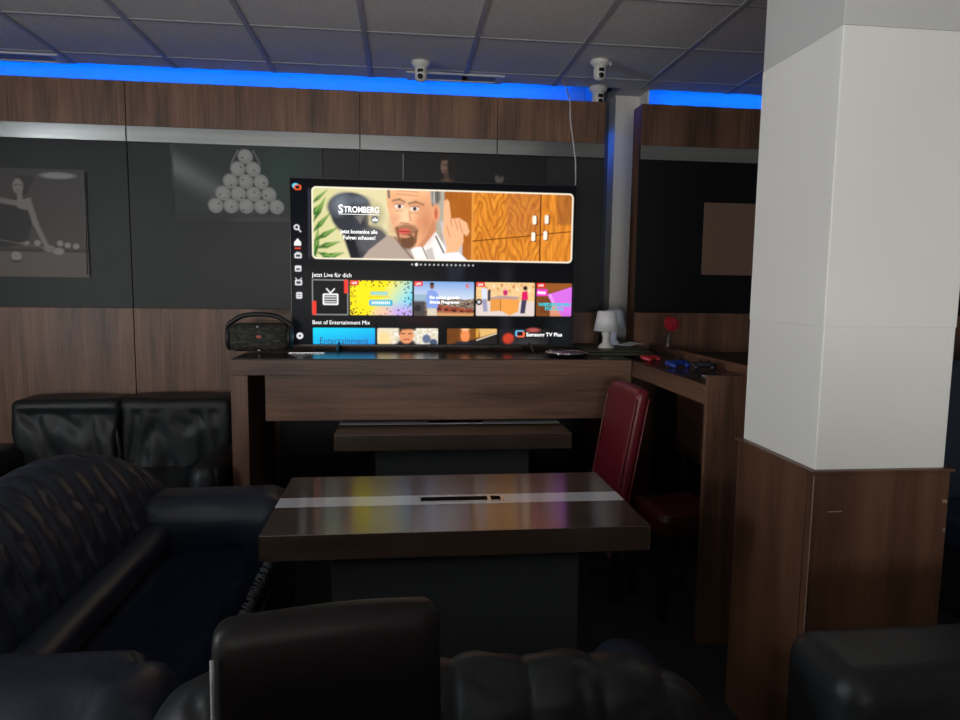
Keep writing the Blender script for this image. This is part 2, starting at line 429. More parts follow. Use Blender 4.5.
# ------------------------------------------------------------------ ceiling fittings
for x0, x1, lab in ((.03, .65, 'long slim ceiling vent behind the left security camera'), (-2.62, -2.03, 'slim ceiling vent at the far left of the ceiling')):
    t = thing('ceiling_vent', lab, 'vent', ((x0+x1)/2, 4.592, H), group=None); w = (x1-x0)/2; b = NB()
    box(b, -w, w, -.078, -.06, -.012, -.001); box(b, -w, w, .06, .078, -.012, -.001)
    box(b, -w, -w+.05, -.06, .06, -.012, -.001); box(b, w-.05, w, -.06, .06, -.012, -.001)
    obj('frame', b, M['vent_frame'], t)
    obj('slot', box(NB(), -w+.05, w-.05, -.06, .06, -.006, -.001), M['vent_in'], t)
def security_camera(loc, label, rz, s=1., bracket=False):
    t = thing('security_camera', label, 'camera', loc, rz, 'white security cameras under the ceiling')
    b = NB(); lathe(b, [(.04*s,-.001), (.060*s,-.004), (.063*s,-.016*s), (.057*s,-.030*s), (.042*s,-.042*s), (.036*s,-.05*s)], 28)
    obj('mount', b, M['cream'], t, True)
    b = NB(); lathe(b, [(.036*s,-.046*s), (.040*s,-.056*s), (.041*s,-.085*s), (.040*s,-.104*s), (.034*s,-.120*s), (.020*s,-.129*s), (.004*s,-.132*s)], 28)
    hd = obj('head', b, M['cream'], t, True)
    b = NB(); mx = Matrix.Translation((0,-.0390*s,-.106*s)) @ Matrix.Rotation(PI/2, 4, 'X')
    lathe(b, [(.015*s,-.006), (.018*s,0), (.016*s,.004), (.004*s,.006)], 16, mx=mx)
    obj('lens', b, M['cam_dark'], hd, True)
    b = NB(); rbox(b, (0,-.0395*s,-.070*s), (.036*s,.008,.022*s), .003, 4)
    obj('sensor_window', b, M['cam_dark'], hd, True)
    if bracket:
        b = NB(); box(b, .055*s, .078*s, -.008, .008, -.02*s, -.012*s, .001); box(b, .068*s, .078*s, -.008, .008, -.034*s, -.004, .001)
        obj('bracket', b, M['cream'], t)
    return t
security_camera((.113, 4.315, H), 'white security camera in front of the slim ceiling vent', -.15, .92)
security_camera((1.161, 4.133, H), 'white security camera with a small side bracket, right one on the tiles', .05, .90, True)
security_camera((1.30, 4.655, H), 'white security camera above the gap, just below another camera in view', .25, .98)
b = NB(); tube(b, spline([(1.035,4.55,2.785), (1.02,4.4,2.70), (1.0,4.19,2.56), (1.005,4.185,2.45), (1.03,4.185,2.30), (1.045,4.186,2.18), (1.04,4.188,2.0), (.98,4.19,1.7)], 8), .0045, 8)
tag(obj('cable', b, M['cable_w'], None, True), 'thin pale cable hanging from the ceiling to behind the television', 'cable')

# ------------------------------------------------------------------ posters and boards on the wall
def poster(name, label, x0, x1, z0, z1, cv, scale, y=4.202):
    t = thing(name, label, 'poster', ((x0+x1)/2, y, z0)); w = (x1-x0)/2
    obj('backing', box(NB(), -w, w, -.010, 0, 0, z1-z0), M['canvas'], t)
    cv.mesh('print', M['print'], t, (-w, -.0105, z1-z0), scale); return t
M['print'] = attr_mat('matt printed canvas', 0, .45, .3)
# billiard player
c = Canvas(72, 60, .5, (84,78,76)); X, Y = c.X, c.Y
c.c[:] = lin((82,78,78))+(Y/60)[..., None]*(lin((98,88,84))-lin((82,78,78)))
c.rect(0, 45.5, 72, 60, (120,110,104), soft=1); c.rect(0, 44.5, 72, 46, (70,64,62), soft=.8)
c.ell(57.5, 3.5, 9, 1.8, (168,168,170), 1)
for bx, by in ((30,39.5),(33,40),(36.5,40),(39,41),(45,41),(57,41),(61,42),(65.5,42.5)): c.ell(bx, by, 1.7, 1.6, (178,172,168), .6)
c.ell(33.5, 48.5, 2.7, 2.6, (176,170,166), .6); c.ell(33.5, 51.4, 2.8, .7, (80,72,70), .6)
c.poly([(22,18),(36,16),(42,17),(44,26),(40,40),(28,44),(20,44)], (58,55,56), 1.5)          # dress
c.poly([(33,18),(43,16),(41,23),(36,22)], (150,144,140), .8)
c.ell(38, 9.5, 4.2, 5.4, (62,58,58), 1); c.ell(36.3, 9.8, 2.8, 4.2, (158,152,148), .8)
c.line(34.9, 9, 35.7, 9.2, .6, (70,66,66)); c.line(37.3, 9, 38.2, 9.2, .6, (70,66,66)); c.line(35.8, 12, 37, 12.1, .6, (80,70,70))
c.ell(42.5, 6.5, 2.2, 2.6, (66,62,62), .8)
c.line(37, 13, 37, 17, 2.8, (150,144,140), .8)
c.line(41.5, 18.5, 44.5, 30, 3.2, (150,144,140), 1); c.line(44.5, 30, 49.5, 42, 2.6, (156,150,146), 1)
c.ell(51, 44, 3, 1.8, (166,160,156), .8); c.ell(56, 45.5, 3, 1.9, (176,170,166), .7)
c.line(22, 17, 34, 19, 3.0, (146,140,136), 1); c.line(12, 24, 22, 17, 3.0, (146,140,136), 1)
c.line(4, 36, 54, 44.5, .6, (130,122,116), .5)
t = poster('poster', 'grey poster of a billiard player leaning over a table, at the far left', -2.49, -1.775, 1.472, 2.072, c.dim(.6), .01)
b = NB(); tube(b, [(.352,-.014,.02), (.356,-.014,.30), (.351,-.014,.585)], .003, 6)
obj('curled_edge', b, M['edge'], t, True)
# rack of balls
c = Canvas(84, 43, .4, (50,56,54)); X, Y = c.X, c.Y
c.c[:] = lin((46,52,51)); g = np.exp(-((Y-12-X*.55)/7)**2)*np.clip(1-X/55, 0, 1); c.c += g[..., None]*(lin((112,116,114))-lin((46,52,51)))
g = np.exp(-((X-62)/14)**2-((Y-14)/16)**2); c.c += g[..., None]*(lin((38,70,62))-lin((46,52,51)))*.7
c.rect(-2, 39, 90, 44, (40,43,42), soft=3); c.poly([(30,43),(38,40.5),(60,40),(84,41),(84,43)], (66,68,68), 3)
c.line(36.6, 3, 33, 10, .7, (120,120,118), .6); c.line(45.2, 3, 49, 10, .7, (110,112,110), .6)
for k in range(5):
    for i in range(k+1):
        bx, by = 40.9+(i-k/2)*8.55, 6.4+7.0*k
        c.ell(bx, by, 4.1, 4.05, (140,140,138), .5); c.ell(bx-.6, by-.8, 3.1, 2.9, (158,158,156), 2.5)
        c.ell(bx+(-1.8, 1.5, .3)[(i+k)%3], by+(.5,-1.2, 2.2)[(2*i+k)%3], .55, .5, (70,70,70), .4)
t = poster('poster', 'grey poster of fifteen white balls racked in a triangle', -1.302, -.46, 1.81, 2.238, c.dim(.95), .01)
b = NB(); tube(b, [(-.416,-.014,.005), (-.412,-.014,.2), (-.421,-.014,.42)], .003, 6)
obj('curled_edge', b, M['edge'], t, True)
# dark panel with two faces
c = Canvas(86, 60, .5, (17,17,19))
c.ell(26.5, 12, 5.2, 12, (34,24,20), 1.5); c.ell(25.2, 7.5, 2.7, 4.6, (165,128,110), 1); c.rect(24.2, 11, 27.6, 16, (104,76,64), 1, 1)
c.ell(26, 20, 6.5, 5, (140,104,88), 1.5); c.ell(27.8, 7, 1.6, 5.2, (30,22,20), 1.2); c.ell(25, 2.5, 3, 1.6, (30,22,20), 1)
c.line(23.6,6.6,24.8,6.7,.6,(50,34,30)); c.line(25.8,6.7,26.8,6.6,.6,(50,34,30)); c.line(24.6,10,26,10,.7,(92,44,42))
c.ell(57.6, 13.5, 2.5, 3.4, (128,120,116), 1); c.ell(58, 10.6, 2.8, 1.8, (26,26,28), 1); c.rect(57, 16, 60, 19, (88,82,80), 1, 1); c.poly([(56,21),(58.5,18),(62,19),(63,23),(56,23)], (165,160,160), 1)
c.line(56.4,12.8,57.4,12.9,.5,(40,36,36)); c.line(58.2,12.9,59.2,12.8,.5,(40,36,36))
t = poster('poster', 'black poster with two small pale faces, mostly behind the television', .005, .865, 1.636, 2.232, c.dim(.8), .01)
b = NB(); box(b, -.43, -.425, -.0125, -.0108, .38, .585)
obj('glossy_edge', b, M['edge'], t)
t = tag(obj('board', box(NB(), -.27, .27, -.012, 0, 0, .447, .002), M['kraft'], None, loc=(2.145, 4.202, 1.543)), 'plain brown board on the black wall beside the pillar', 'board')

# ------------------------------------------------------------------ bar counter with television
t = thing('bar_counter', 'long walnut bar counter carrying the television', 'counter', (.18, 3.84, 0))
b = NB(); box(b, -1.016, 1.018, -.36, .355, 1.0, 1.078, .002)
obj('slab', b, M['wood_h'], t)
b = NB(); box(b, -1.012, 1.016, -.352, .353, 1.0785, 1.082, .0008)
obj('counter_top', b, M['counter_top'], t, label='dark glossy counter top')
for x in (-1.016, .936): obj('leg', box(NB(), x, x+.082, -.36, .34, 0, 1.0, .002), M['wood_v'], t)
b = NB(); box(b, -.852, .9355, -.356, -.335, .77, 1.0, .001)
obj('apron', b, M['wood_h'], t)
b = NB(); box(b, -.9, .93, .30, .34, 0, 1.0)
obj('back_panel', b, M['black'], t)

tv = thing('television', 'large flat television showing a streaming menu, on the counter', 'television', (.193, 3.95, 1.082))
tz = 1.111-1.082
b = NB(); box(b, -.806, .806, .003, .028, tz-.004, tz+.922, .003); box(b, -.60, .60, .028, .06, tz+.1, tz+.62, .01)
obj('casing', b, M['bezel'], tv)
b = NB(); w, h = .806, .922
for q in ((-w, w, tz-.004, tz+.004), (-w, w, tz+.916, tz+.924), (-w, -w+.005, tz, tz+.92), (w-.005, w, tz, tz+.92)): box(b, q[0], q[1], -.003, .004, q[2], q[3], .001)
obj('bezel', b, M['bezel'], tv)
for x in (-.545, .545):
    b = NB(); bar(b, (x, .02, tz+.02), (x-.0, -.14, .006), .010, .008); bar(b, (x, .02, tz+.02), (x, .13, .006), .022, .008)
    ft = obj('foot', b, M['black'], tv)
    obj('foot_plate', box(NB(), *((x-.25, x-.06) if x < 0 else (x+.06, x+.25)), -.17, -.158, 0, .004, .001), M['silver'], ft)
obj('standby_light_bar', box(NB(), -.03, .03, -.004, .003, tz-.012, tz-.003, .001), M['black'], tv)
# ---- screen picture, centimetres from the upper left corner
c = Canvas(160.4, 91.8, .36, (7,8,11)); X, Y = c.X, c.Y
c.rect(0, 0, 9.8, 92, (7,9,15), soft=1)
c.rect(9.6, 5.5, 10.6, 43.5, (46,50,60), soft=.8)
c.rect(70, 46, 165, 92, (12,13,15), soft=20); c.poly([(86,46),(97,46),(95,54),(88,58)], (34,40,52), 4, .6); c.rect(118,46,124,92,(40,40,42), soft=5, a=.5)
c.poly([(60,60),(84,76),(80,82),(60,78)], (40,14,20), 6, .6)
HX0, HY0, HX1, HY1 = 11.5, 4.2, 158.8, 43.7
full = c.c.copy()
c.c[:] = lin((226,214,168)); c.c += (np.clip((40-X)/40, 0, 1)[..., None])*(lin((205,208,140))-lin((226,214,168)))
c.rect(79, 0, 85, 50, (176,168,150), soft=1)
# cabinet
g = fnoise(X, Y*.18, .9, 3)*.6+fnoise(X*3, Y*.3, 1.2, 4)*.4
wc = lin((196,110,30))+(g[..., None])*(lin((226,150,58))-lin((150,74,20)))*.8
c.put(85-X, wc, .6)
c.rect(84.6, 0, 100.2, 50, (150,78,26), soft=.8, a=.75)
chv = np.abs(np.sin((Y*.75+np.abs(((X-104)%18)-9)*1.9+fnoise(X,Y*.5,.35,11)*7)*.5)); c.put(np.where((X > 102) & (Y < 31), -1., 1.), wc*.62, .5, .0)
k = (np.clip((chv-.62)*3, 0, 1)*((X > 102) & (X < 140)))[..., None]*.5; c.c = c.c*(1-k)+lin((150,80,24))*k
k = (np.clip((np.abs(np.sin(X*.55+np.sin(Y*.2)*1.2))-.7)*3, 0, 1)*((X > 141)))[..., None]*.4; c.c = c.c*(1-k)+lin((140,72,22))*k
c.rect(120, 0, 140, 28, (170,100,60), soft=2, a=.35); c.rect(149, 0, 160, 22, (140,80,40), soft=2, a=.6)
c.line(100.6, 0, 100.6, 46, .7, (222,150,70)); c.line(139.8, 0, 139.8, 46, .8, (96,46,14)); c.line(101, 32.2, 139, 28, .6, (110,56,18)); c.line(140, 27.6, 159, 25.6, .6, (110,56,18))
for hx, hy in ((136.3,19.6),(143.4,19.1),(135.8,29),(142.8,28.2)): c.rect(hx-.6, hy-2.6, hx+1.9, hy+2.9, (112,60,20), .8); c.rect(hx-1.1, hy-2.5, hx+1.1, hy+2.5, (250,238,220), .9)
# plant
for x0, y0, x1, y1, w in ((13,44,15,26,2.4),(11,30,22,18,2.2),(12,24,19,10,2.4),(11,14,20,6,1.6),(12,34,26,26,2.4),(13,38,27,34,2.6),(15,44,29,40,2.8),(14,40,24,43,2.2),(12,20,16,14,3),(11,44,13,36,3)):
    dx_, dy_ = x1-x0, y1-y0; L_ = math.hypot(dx_, dy_); nx_, ny_ = -dy_/L_*w*.62, dx_/L_*w*.62; mx_, my_ = x0+dx_*.45, y0+dy_*.45
    c.poly([(x0, y0), (mx_+nx_, my_+ny_), (x1, y1), (mx_-nx_, my_-ny_)], (58,104,40), 1); c.line(mx_, my_, x1-dx_*.15, y1-dy_*.15-.3, w*.3, (150,196,96), 1, .8)
# desk chair
c.ell(32, 15, 12, 8.2, (66,70,78), 1.4); c.ell(34, 22, 8.6, 8.6, (58,61,68), 1.4); c.ell(28, 21, 5.5, 8.5, (52,55,62), 1.6, 1, -.5); c.ell(27, 13.5, 4, 5, (126,132,142), 6, .8, .5); c.ell(38, 11, 5, 2.2, (108,114,124), 3, .7)
c.poly([(27,27),(36,27),(42,24),(52,31),(50,44),(33,44)], (58,58,64), 1.6); c.poly([(29,31),(34,30),(38,44),(33,44)], (26,27,32), 1)
c.ell(45, 33, 8.5, 8, (88,86,90), 3); c.ell(46, 19, 4.5, 6, (150,140,112), 5, .7)
c.poly([(35,20),(41,18),(38,24)], (116,112,108), 1.2)
# man
c.poly([(38,44),(43,38),(53,30),(61,31),(76,36),(86,25),(93,33),(94,44)], (178,160,146), .9)
c.poly([(82,21),(90,25),(95,34),(95,44),(85,44),(84,30)], (196,192,194), 1)
c.poly([(70,32),(79,26),(86,37),(88,44),(69,44),(66,38)], (246,240,234), .8)
c.line(72, 35, 76, 44, .7, (120,108,100)); c.poly([(74,38),(78,36),(80,44),(76,44)], (200,190,184), .8); c.line(80,30,87,44,.9,(84,80,88)); c.line(57,31,68,44,1.0,(128,112,100))
c.poly([(70,26),(80,18),(80,27),(73,36),(68,36)], (206,140,102), 1)
c.poly([(52,-2),(78,-2),(79.2,10),(78,22),(74.6,30),(69.6,36),(64,37.2),(59.4,33.6),(56,25),(52.8,14)], (236,172,126), 1); c.ell(56.5, 24, 3.2, 7, (206,138,98), 3, .5)
c.ell(62, 19, 6, 8, (252,212,170), 7, .7); c.ell(74.5, 23, 4, 9, (196,124,84), 6, .7); c.ell(65, 3, 10, 4, (250,204,158), 6, .6); c.ell(58, 20.5, 2.6, 2.2, (226,140,108), 4, .5); c.ell(70.5, 22, 3, 2.4, (222,134,102), 4, .5); c.ell(59.3, 12.6, 3.6, 2.4, (196,124,88), 3, .45); c.ell(68.4, 13.8, 3.8, 2.4, (196,124,88), 3, .45)
c.poly([(75,-2),(82,-2),(82.6,9),(80,15),(77.6,13),(76.8,5)], (120,112,106), 1.2); c.line(76.4,-1,77.8,11,.8,(170,164,158),.8); c.line(80.4,-1,80.8,10,.6,(84,78,74),.8); c.line(78.6,2,79,12,.6,(200,196,190)); c.line(53.2,0,53.8,9,1.4,(130,116,104))
c.ell(80, 17, 2.2, 5, (232,160,118), .8); c.ell(80, 17.4, 1.0, 3.2, (196,104,74), .8)
for y in (5.2, 7.2): c.line(58, y, 70, y+.6, .5, (206,138,96), .6)
c.line(56, 10.8, 59.5, 10.0, 1.0, (150,106,76), 1.1); c.line(59.5, 10.0, 62.5, 11.4, 1.0, (150,106,76), 1.1); c.line(64.8, 12.2, 68.6, 11.2, 1.1, (150,106,76), 1.1); c.line(68.6, 11.2, 73, 12.6, 1.0, (150,106,76), 1.1)
for ex, ey in ((59.5,13.9),(68,15.0)):
    c.ell(ex, ey, 2.2, 1.25, (248,238,228), .8); c.ell(ex+.1, ey, 1.05, 1.15, (72,50,40), .7); c.line(ex-2.3, ey-1.3, ex+2.3, ey-1.2, .4, (150,96,68), .7); c.line(ex-2, ey+2.4, ex+2.4, ey+2.5, .5, (204,136,100), .6)
c.poly([(62,15),(64.4,15.4),(65.2,21),(63.4,23),(60,22.4),(60.4,20.6)], (250,204,162), 2); c.line(60.2,22.8,64.6,23.2,.6,(176,98,70),1); c.line(65.2,17,65.8,21.6,.8,(206,136,100),1.4)
c.ell(63.6, 26.6, 6.2, 3.2, (150,100,72), 1.6, .9); c.ell(64.2, 33, 4.6, 4.4, (112,74,52), 1.6); c.line(58.2,26,59.6,33,1.6,(128,84,60),1); c.line(69,27.4,68.4,33,1.6,(128,84,60),1); c.ell(62.4, 27.6, 3.3, 1.5, (222,92,84), .8); c.line(59.6,27.6,65.4,27.8,.5,(130,34,34),.5); c.ell(62.6, 30.4, 2.6, .8, (214,146,110), .8)
# raised finger and hand
c.poly([(84.4,10.5),(86,9.2),(87.4,10.5),(88.6,20),(93,19.4),(97.5,22),(99,27),(97.6,29.6),(95.6,28),(95.6,33),(92.6,38),(92.6,44),(84.6,44),(86.2,36),(84,28),(84.2,20)], (242,182,136), .8)
c.line(88.4, 20.5, 89, 24, .5, (196,120,84)); c.line(93,20.8,95,27.5,.5,(196,120,84)); c.line(90.6,20.4,92.4,26,.5,(206,130,92)); c.line(86,24,88,30,.5,(206,130,92))
c.poly([(83.4,39.5),(93,38.4),(99,44),(83,44)], (236,234,238), .8)
hero = c.c.copy(); c.c = full
dx = np.abs(X-(HX0+HX1)/2)-(HX1-HX0)/2+2.6; dy = np.abs(Y-(HY0+HY1)/2)-(HY1-HY0)/2+2.6
d = np.hypot(np.maximum(dx,0), np.maximum(dy,0))+np.minimum(np.maximum(dx,dy),0)-2.6
c.put(d, (255,244,222), .5); c.put(d+.75, hero, .4)
for i in range(15): c.ell(66.7+2.47*i, 45.9, *((.82,.82) if i == 1 else (.5,.5)), (245,245,245) if i == 1 else (190,190,190), .4)
# side icons
ICO = (225,225,228)
c.ell(2.9, 4.2, 1.7, 1.4, (90,210,240), .5); c.rect(2.2, 3.6, 6.0, 6.4, (240,96,50), 1, .5); c.rect(2.9, 4.1, 5.2, 5.8, (11,13,20), .6, .5)
c.ell(3.3, 26.6, 1.55, 1.55, ICO, .4); c.ell(3.3, 26.6, .85, .85, (11,13,20), .4); c.line(4.3, 27.7, 5.4, 29, .6, ICO, .4)
c.poly([(1.9,34.8),(3.7,32.7),(5.5,34.8),(5.5,36.6),(1.9,36.6)], (250,250,250), .4); c.line(2.4, 38.1, 5, 38.1, .7, (235,70,50), .4)
c.rect(1.9, 40.8, 5.8, 43.5, ICO, .6, .4); c.rect(2.6, 41.5, 5.1, 42.8, (60,60,66), .3, .4); c.line(2.9, 40.4, 4.8, 40.4, .5, ICO, .4)
c.rect(2, 47.6, 5.5, 50.8, ICO, .6, .4); c.rect(2.6, 49, 4.9, 50.1, (70,70,76), .3, .4)
c.rect(2, 55.4, 5.8, 58.4, ICO, .6, .4); c.rect(2.7, 56.1, 5.1, 57.7, (60,60,66), .3, .4); c.line(2.9,55.2,2.3,54.4,.4,ICO,.3); c.line(4.9,55.2,5.5,54.4,.4,ICO,.3)
c.rect(2.6, 62.3, 5.7, 65.8, ICO, .6, .4); c.line(3.4, 63.6, 4.9, 63.6, .5, (40,40,46), .3); c.line(3.4, 64.7, 4.9, 64.7, .4, (40,40,46), .3)
c.ell(4.2, 86.6, 1.8, 1.8, ICO, .5); c.ell(4.2, 86.6, .7, .7, (60,60,66), .4)
# live row
def clip_to(x0, y0, x1, y1, paint, r=.7):
    keep = c.c.copy(); paint(); pic = c.c.copy(); c.c = keep
    dx = np.abs(X-(x0+x1)/2)-(x1-x0)/2+r; dy = np.abs(Y-(y0+y1)/2)-(y1-y0)/2+r
    c.put(np.hypot(np.maximum(dx,0), np.maximum(dy,0))+np.minimum(np.maximum(dx,dy),0)-r, pic, .4)
c.rect(11.2, 55, 31, 74.8, (150,150,152), .5, .4); c.rect(11.7, 55.5, 30.5, 74.3, (8,8,9), .3, .4)
c.rect(28.8, 55, 30.9, 62.6, (235,54,40), .6, .4); c.rect(11.2, 67, 13.4, 74.8, (235,54,40), .6, .4)
c.rect(17, 62.8, 25.6, 69.2, (240,240,240), .8, .4); c.rect(17.9, 63.7, 24.7, 68.3, (10,10,11), .4, .4)
for y in (64.6, 66, 67.4): c.line(18.4, y, 24.2, y, .6, (225,225,225), .35)
c.line(21.3, 62.6, 19.2, 60.2, .7, (240,240,240), .4); c.line(21.3, 62.6, 23.4, 60.2, .7, (240,240,240), .4)
def p2():
    a = np.clip((X-48)/18+(Y-64)/30, 0, 1)[..., None]; c.c = lin((250,226,10))*(1-a)+lin((120,214,236))*a
    c.ell(62, 74, 12, 5, (206,150,230), 6, .8); c.ell(50, 73.5, 5, 3, (250,190,150), 4, .7)
    rr = random.Random(3)
    for i in range(110):
        e = rr.choice('tblr'); x, y = rr.uniform(32.5,66.5), rr.uniform(55.6,74.4)
        if e == 't': y = 55.6+rr.random()**2*4
        elif e == 'b': y = 74.4-rr.random()**2*4
        elif e == 'l': x = 32.5+rr.random()**2*4
        else: x = 66.4-rr.random()**2*4
        c.ell(x, y, rr.uniform(.25,.55), rr.uniform(.2,.5), rr.choice([(30,26,20),(40,40,30),(60,30,60),(20,30,20)]), .3)
    c.rect(43.5, 61.3, 53, 63.4, (64,180,196), .6, .9, .8); c.line(42,64.6,54,64.2,.5,(220,190,30),.4)
    c.rect(42.6, 66, 55.8, 69.4, (58,176,206), 1, .6)
    for k in range(10): c.rect(44+k*1.06, 66.9, 44.7+k*1.06, 68.5, (245,250,250), .2, .4)
    for k in range(8): c.rect(44.4+k*1.06, 61.9, 45+k*1.06, 63, (180,230,230), .2, .4)
clip_to(32.1, 55.3, 66.8, 74.7, p2)
def p3():
    a = np.clip((Y-55)/11, 0, 1)[..., None]; c.c = lin((120,160,220))*(1-a)+lin((206,216,230))*a
    g = fnoise(X, Y, 2.2, 5)[..., None]; town = lin((120,104,90))+(g-.5)*lin((190,170,150))*1.2; c.put(65.2-Y+np.sin(X*.6)*.3, np.clip(town,0,1), .6)
    c.rect(66, 62.6, 76, 67, (150,176,196), soft=1); c.rect(67, 66.5, 74, 75, (70,64,66), soft=1.5); c.ell(70,70.5,2,2,(40,36,40),1)
    for k in range(5): c.rect(80+k*4.4, 68.6+k*.5, 83.8+k*4.4, 72.4+k*.5, ((150,58,40),(170,74,46))[k%2], .3, .8); c.rect(80.8+k*4.4, 70+k*.5, 83+k*4.4, 71.4+k*.5, (60,34,30), .2, .5)
    c.rect(80, 73, 103, 76, (206,150,96), soft=1.4)
    c.rect(75.4, 68.5, 80.8, 76, (214,200,178), .6, .6); c.poly([(75.6,60.6),(78,60),(80.6,61),(82.6,65),(81,70.6),(75.2,70.4),(74.6,65)], (132,156,222), .6)
    c.ell(78, 57.8, 1.2, 1.8, (120,78,58), .5); c.ell(78, 56.6, 1.2, .8, (40,30,28), .4)
    c.ell(98.6, 57.6, 1.3, 1.3, (226,90,60), .5); c.ell(99, 57.6, .7, .8, (140,180,230), .4)
clip_to(67.9, 55.3, 102, 74.7, p3)
def p4():
    g = fnoise(X, Y, 1.6, 8)[..., None]; c.c = lin((236,196,140))+(g-.5)*lin((150,120,90))
    for k in range(14): c.rect(106+k*2.3, 56+(k*7%5)*.8, 107.2+k*2.3, 57.6+(k*7%5)*.8, ((246,226,190),(210,150,90),(190,120,70))[k%3], .2, .5)
    c.poly([(103,67),(138,66),(138,76),(103,76)], (222,206,200), 1)
    c.poly([(111.6,64.6),(117.5,64.2),(117.5,71.6),(111.6,72)], (226,150,70), .6); c.poly([(117.5,64.2),(128.6,64.8),(127.8,72),(123,74.2),(117.5,71.6)], (236,158,76), .6)
    c.line(117.5, 64.4, 117.5, 71.6, .4, (150,84,34), .4); c.poly([(111,64),(117.6,62.8),(128.8,63.6),(127,65),(117.8,64.6),(112,65)], (180,150,146), .6)
    c.ell(120.2, 61, 1.4, 1.8, (196,40,110), .5); c.ell(120.4, 58.9, .9, 1, (236,180,150), .5)
    c.poly([(130,60.6),(133,60),(133.6,65),(129.6,65.4)], (222,30,100), .5); c.ell(131.8, 58.4, 1.3, 1.3, (60,40,44), .5); c.poly([(129.8,65.2),(132.8,65),(131.8,73),(129,73)], (66,60,84), .6)
    c.poly([(106.4,58.8),(109.6,59),(109.6,65.4),(106.6,65.4)], (214,220,240), .5); c.ell(107.4, 57, 1, 1.2, (180,130,104), .5); c.poly([(106.8,65),(109.4,65),(110,72),(107.6,72.2)], (150,150,180), .7)
    c.rect(110, 59.6, 111.6, 66, (60,60,76), .5, .6); c.ell(105, 66.6, 1.9, 1.9, (40,40,46), .5); c.ell(105, 66.6, .9, .9, (206,206,210), .5)
clip_to(103.3, 55.3, 137.3, 74.5, p4)
def p5():
    c.c[:] = lin((150,86,40)); c.rect(138, 62, 160, 75, (96,52,30), soft=6, a=.7)
    c.poly([(145,62),(160,57.2),(160,75),(152.4,75)], (214,110,226), .5); c.poly([(145,62),(147,61.3),(152,73),(151,73.6)], (236,160,240), .5, .7)
    c.poly([(146.6,71),(149,66),(152,72),(154,75),(146.6,75)], (226,150,120), .8)
    c.rect(138.4, 58.8, 144.8, 62.8, (236,60,190), .4, .4); c.rect(139, 60.2, 143.8, 61.6, (255,190,240), .3, .8)
clip_to(138.5, 55.4, 159.2, 74.4, p5)
for x in (32.1, 67.9, 103.3, 138.5):
    c.rect(x, 55.3, x+4.9, 58.0, (226,48,40), .4, .4)
# second row
def q1():
    a = np.clip((Y-82)/9, 0, 1)[..., None]*.6+np.clip((X-11)/35, 0, 1)[..., None]*.4
    c.c = lin((20,214,240))*(1-a)+lin((30,140,226))*a
clip_to(11.4, 82, 45.9, 91.2, q1)
def q2():
    g = fnoise(X, Y, 1.0, 9)[..., None]; c.c = lin((226,218,200))+(g-.5)*lin((150,170,190)); c.ell(51, 88, 4, 5, (236,210,150), 4)
    c.ell(63.5, 92, 6, 4, (46,42,52), 1.5); c.ell(63.6, 85.5, 4.2, 5.2, (226,150,104), 1); c.poly([(59,80),(69,80),(69,83.5),(66,82.6),(61,83),(59.6,86)], (60,40,32), 1)
    c.line(61,85,62.6,85.1,.6,(60,36,28),.4); c.line(64.8,85.1,66.4,85,.6,(60,36,28),.4); c.line(62.2,88.4,65.2,88.4,.6,(160,70,60),.4); c.ell(75,88,2.4,2.6,(96,110,140),1); c.ell(79,90,2.4,2,(70,84,110),1)
clip_to(47.2, 82, 81.6, 91, q2)
def q3():
    c.c[:] = lin((108,62,26)); c.rect(94, 80, 105, 92, (128,76,30), soft=3); c.poly([(84,92),(110,86.6),(116,84),(116,92)], (34,32,32), 1)
    c.ell(97.2, 86, 2.6, 4, (236,140,84), .9); c.ell(97.2, 82.4, 2.2, .9, (250,190,140), .8); c.rect(103.5, 81, 105, 87, (220,160,60), soft=.8); c.poly([(105,81),(116,81),(116,84),(106,87)], (226,180,110), 1)
    c.line(104, 88.6, 116, 84.5, .6, (230,210,180), .5); c.rect(92, 89.4, 100, 92, (40,44,50), soft=1)
clip_to(86.8, 82, 115.6, 91, q3)
def q4():
    c.c[:] = lin((34,32,34)); c.ell(122.4, 87.6, 3.2, 3, (196,62,40), 1.4); c.ell(133,90,8,3,(52,50,52),3)
clip_to(117.2, 82, 146, 91, q4)
c.rect(126.4, 82.8, 131.6, 86.4, (90,190,236), 1, .5); c.rect(127.4, 83.4, 132, 86.8, (240,110,70), 1, .5); c.rect(127.4, 83.5, 130.9, 85.9, (20,22,26), .7, .5)
c.ell(137, 82.6, 3.6, 1.2, (190,90,84), 1, .8)
c.rect(147, 75.5, 160, 91, (40,42,46), soft=9, a=.4)
c.c *= 1.0
M['screen'] = attr_mat('television screen', 1.18, .25, .04)
scr = c.mesh('screen', M['screen'], tv, (-.802, 0, tz+.918), .01)
def st(s, u, v, w, h, name, m='txt', bold=.0, d=.0012): return text(s, w*.01, h*.01, scr, M[m], (u*.01, -d, -v*.01), name, bold=bold)
st('S', 26.0, 18.2, 2.6, 4.4, 'title_lettering', bold=.03); st('TROMBERG', 28.9, 17.8, 19.4, 3.2, 'title_lettering', bold=.03)
o = obj('title_underline', box(NB(), .26, .484, -.0013, -.0011, -.190, -.187), M['txt'], scr)
b = NB(); lathe(b, [(.021,0), (.021,.0003)], 20, mx=Matrix.Translation((.4605,-.001,-.215)) @ Matrix.Rotation(PI/2, 4, 'X')); o = obj('title_roundel', b, emis('screen grey', (.12,.12,.14)), scr)
st('alle', 44.6, 22.4, 3.1, 2.0, 'roundel_lettering', bold=.02, d=.002)
st('Jetzt kostenlos alle', 26.8, 29.3, 20.6, 2.0, 'subtitle_lettering', bold=.02); st('Folgen schauen!', 28.6, 32.6, 17.6, 2.0, 'subtitle_lettering', bold=.02)
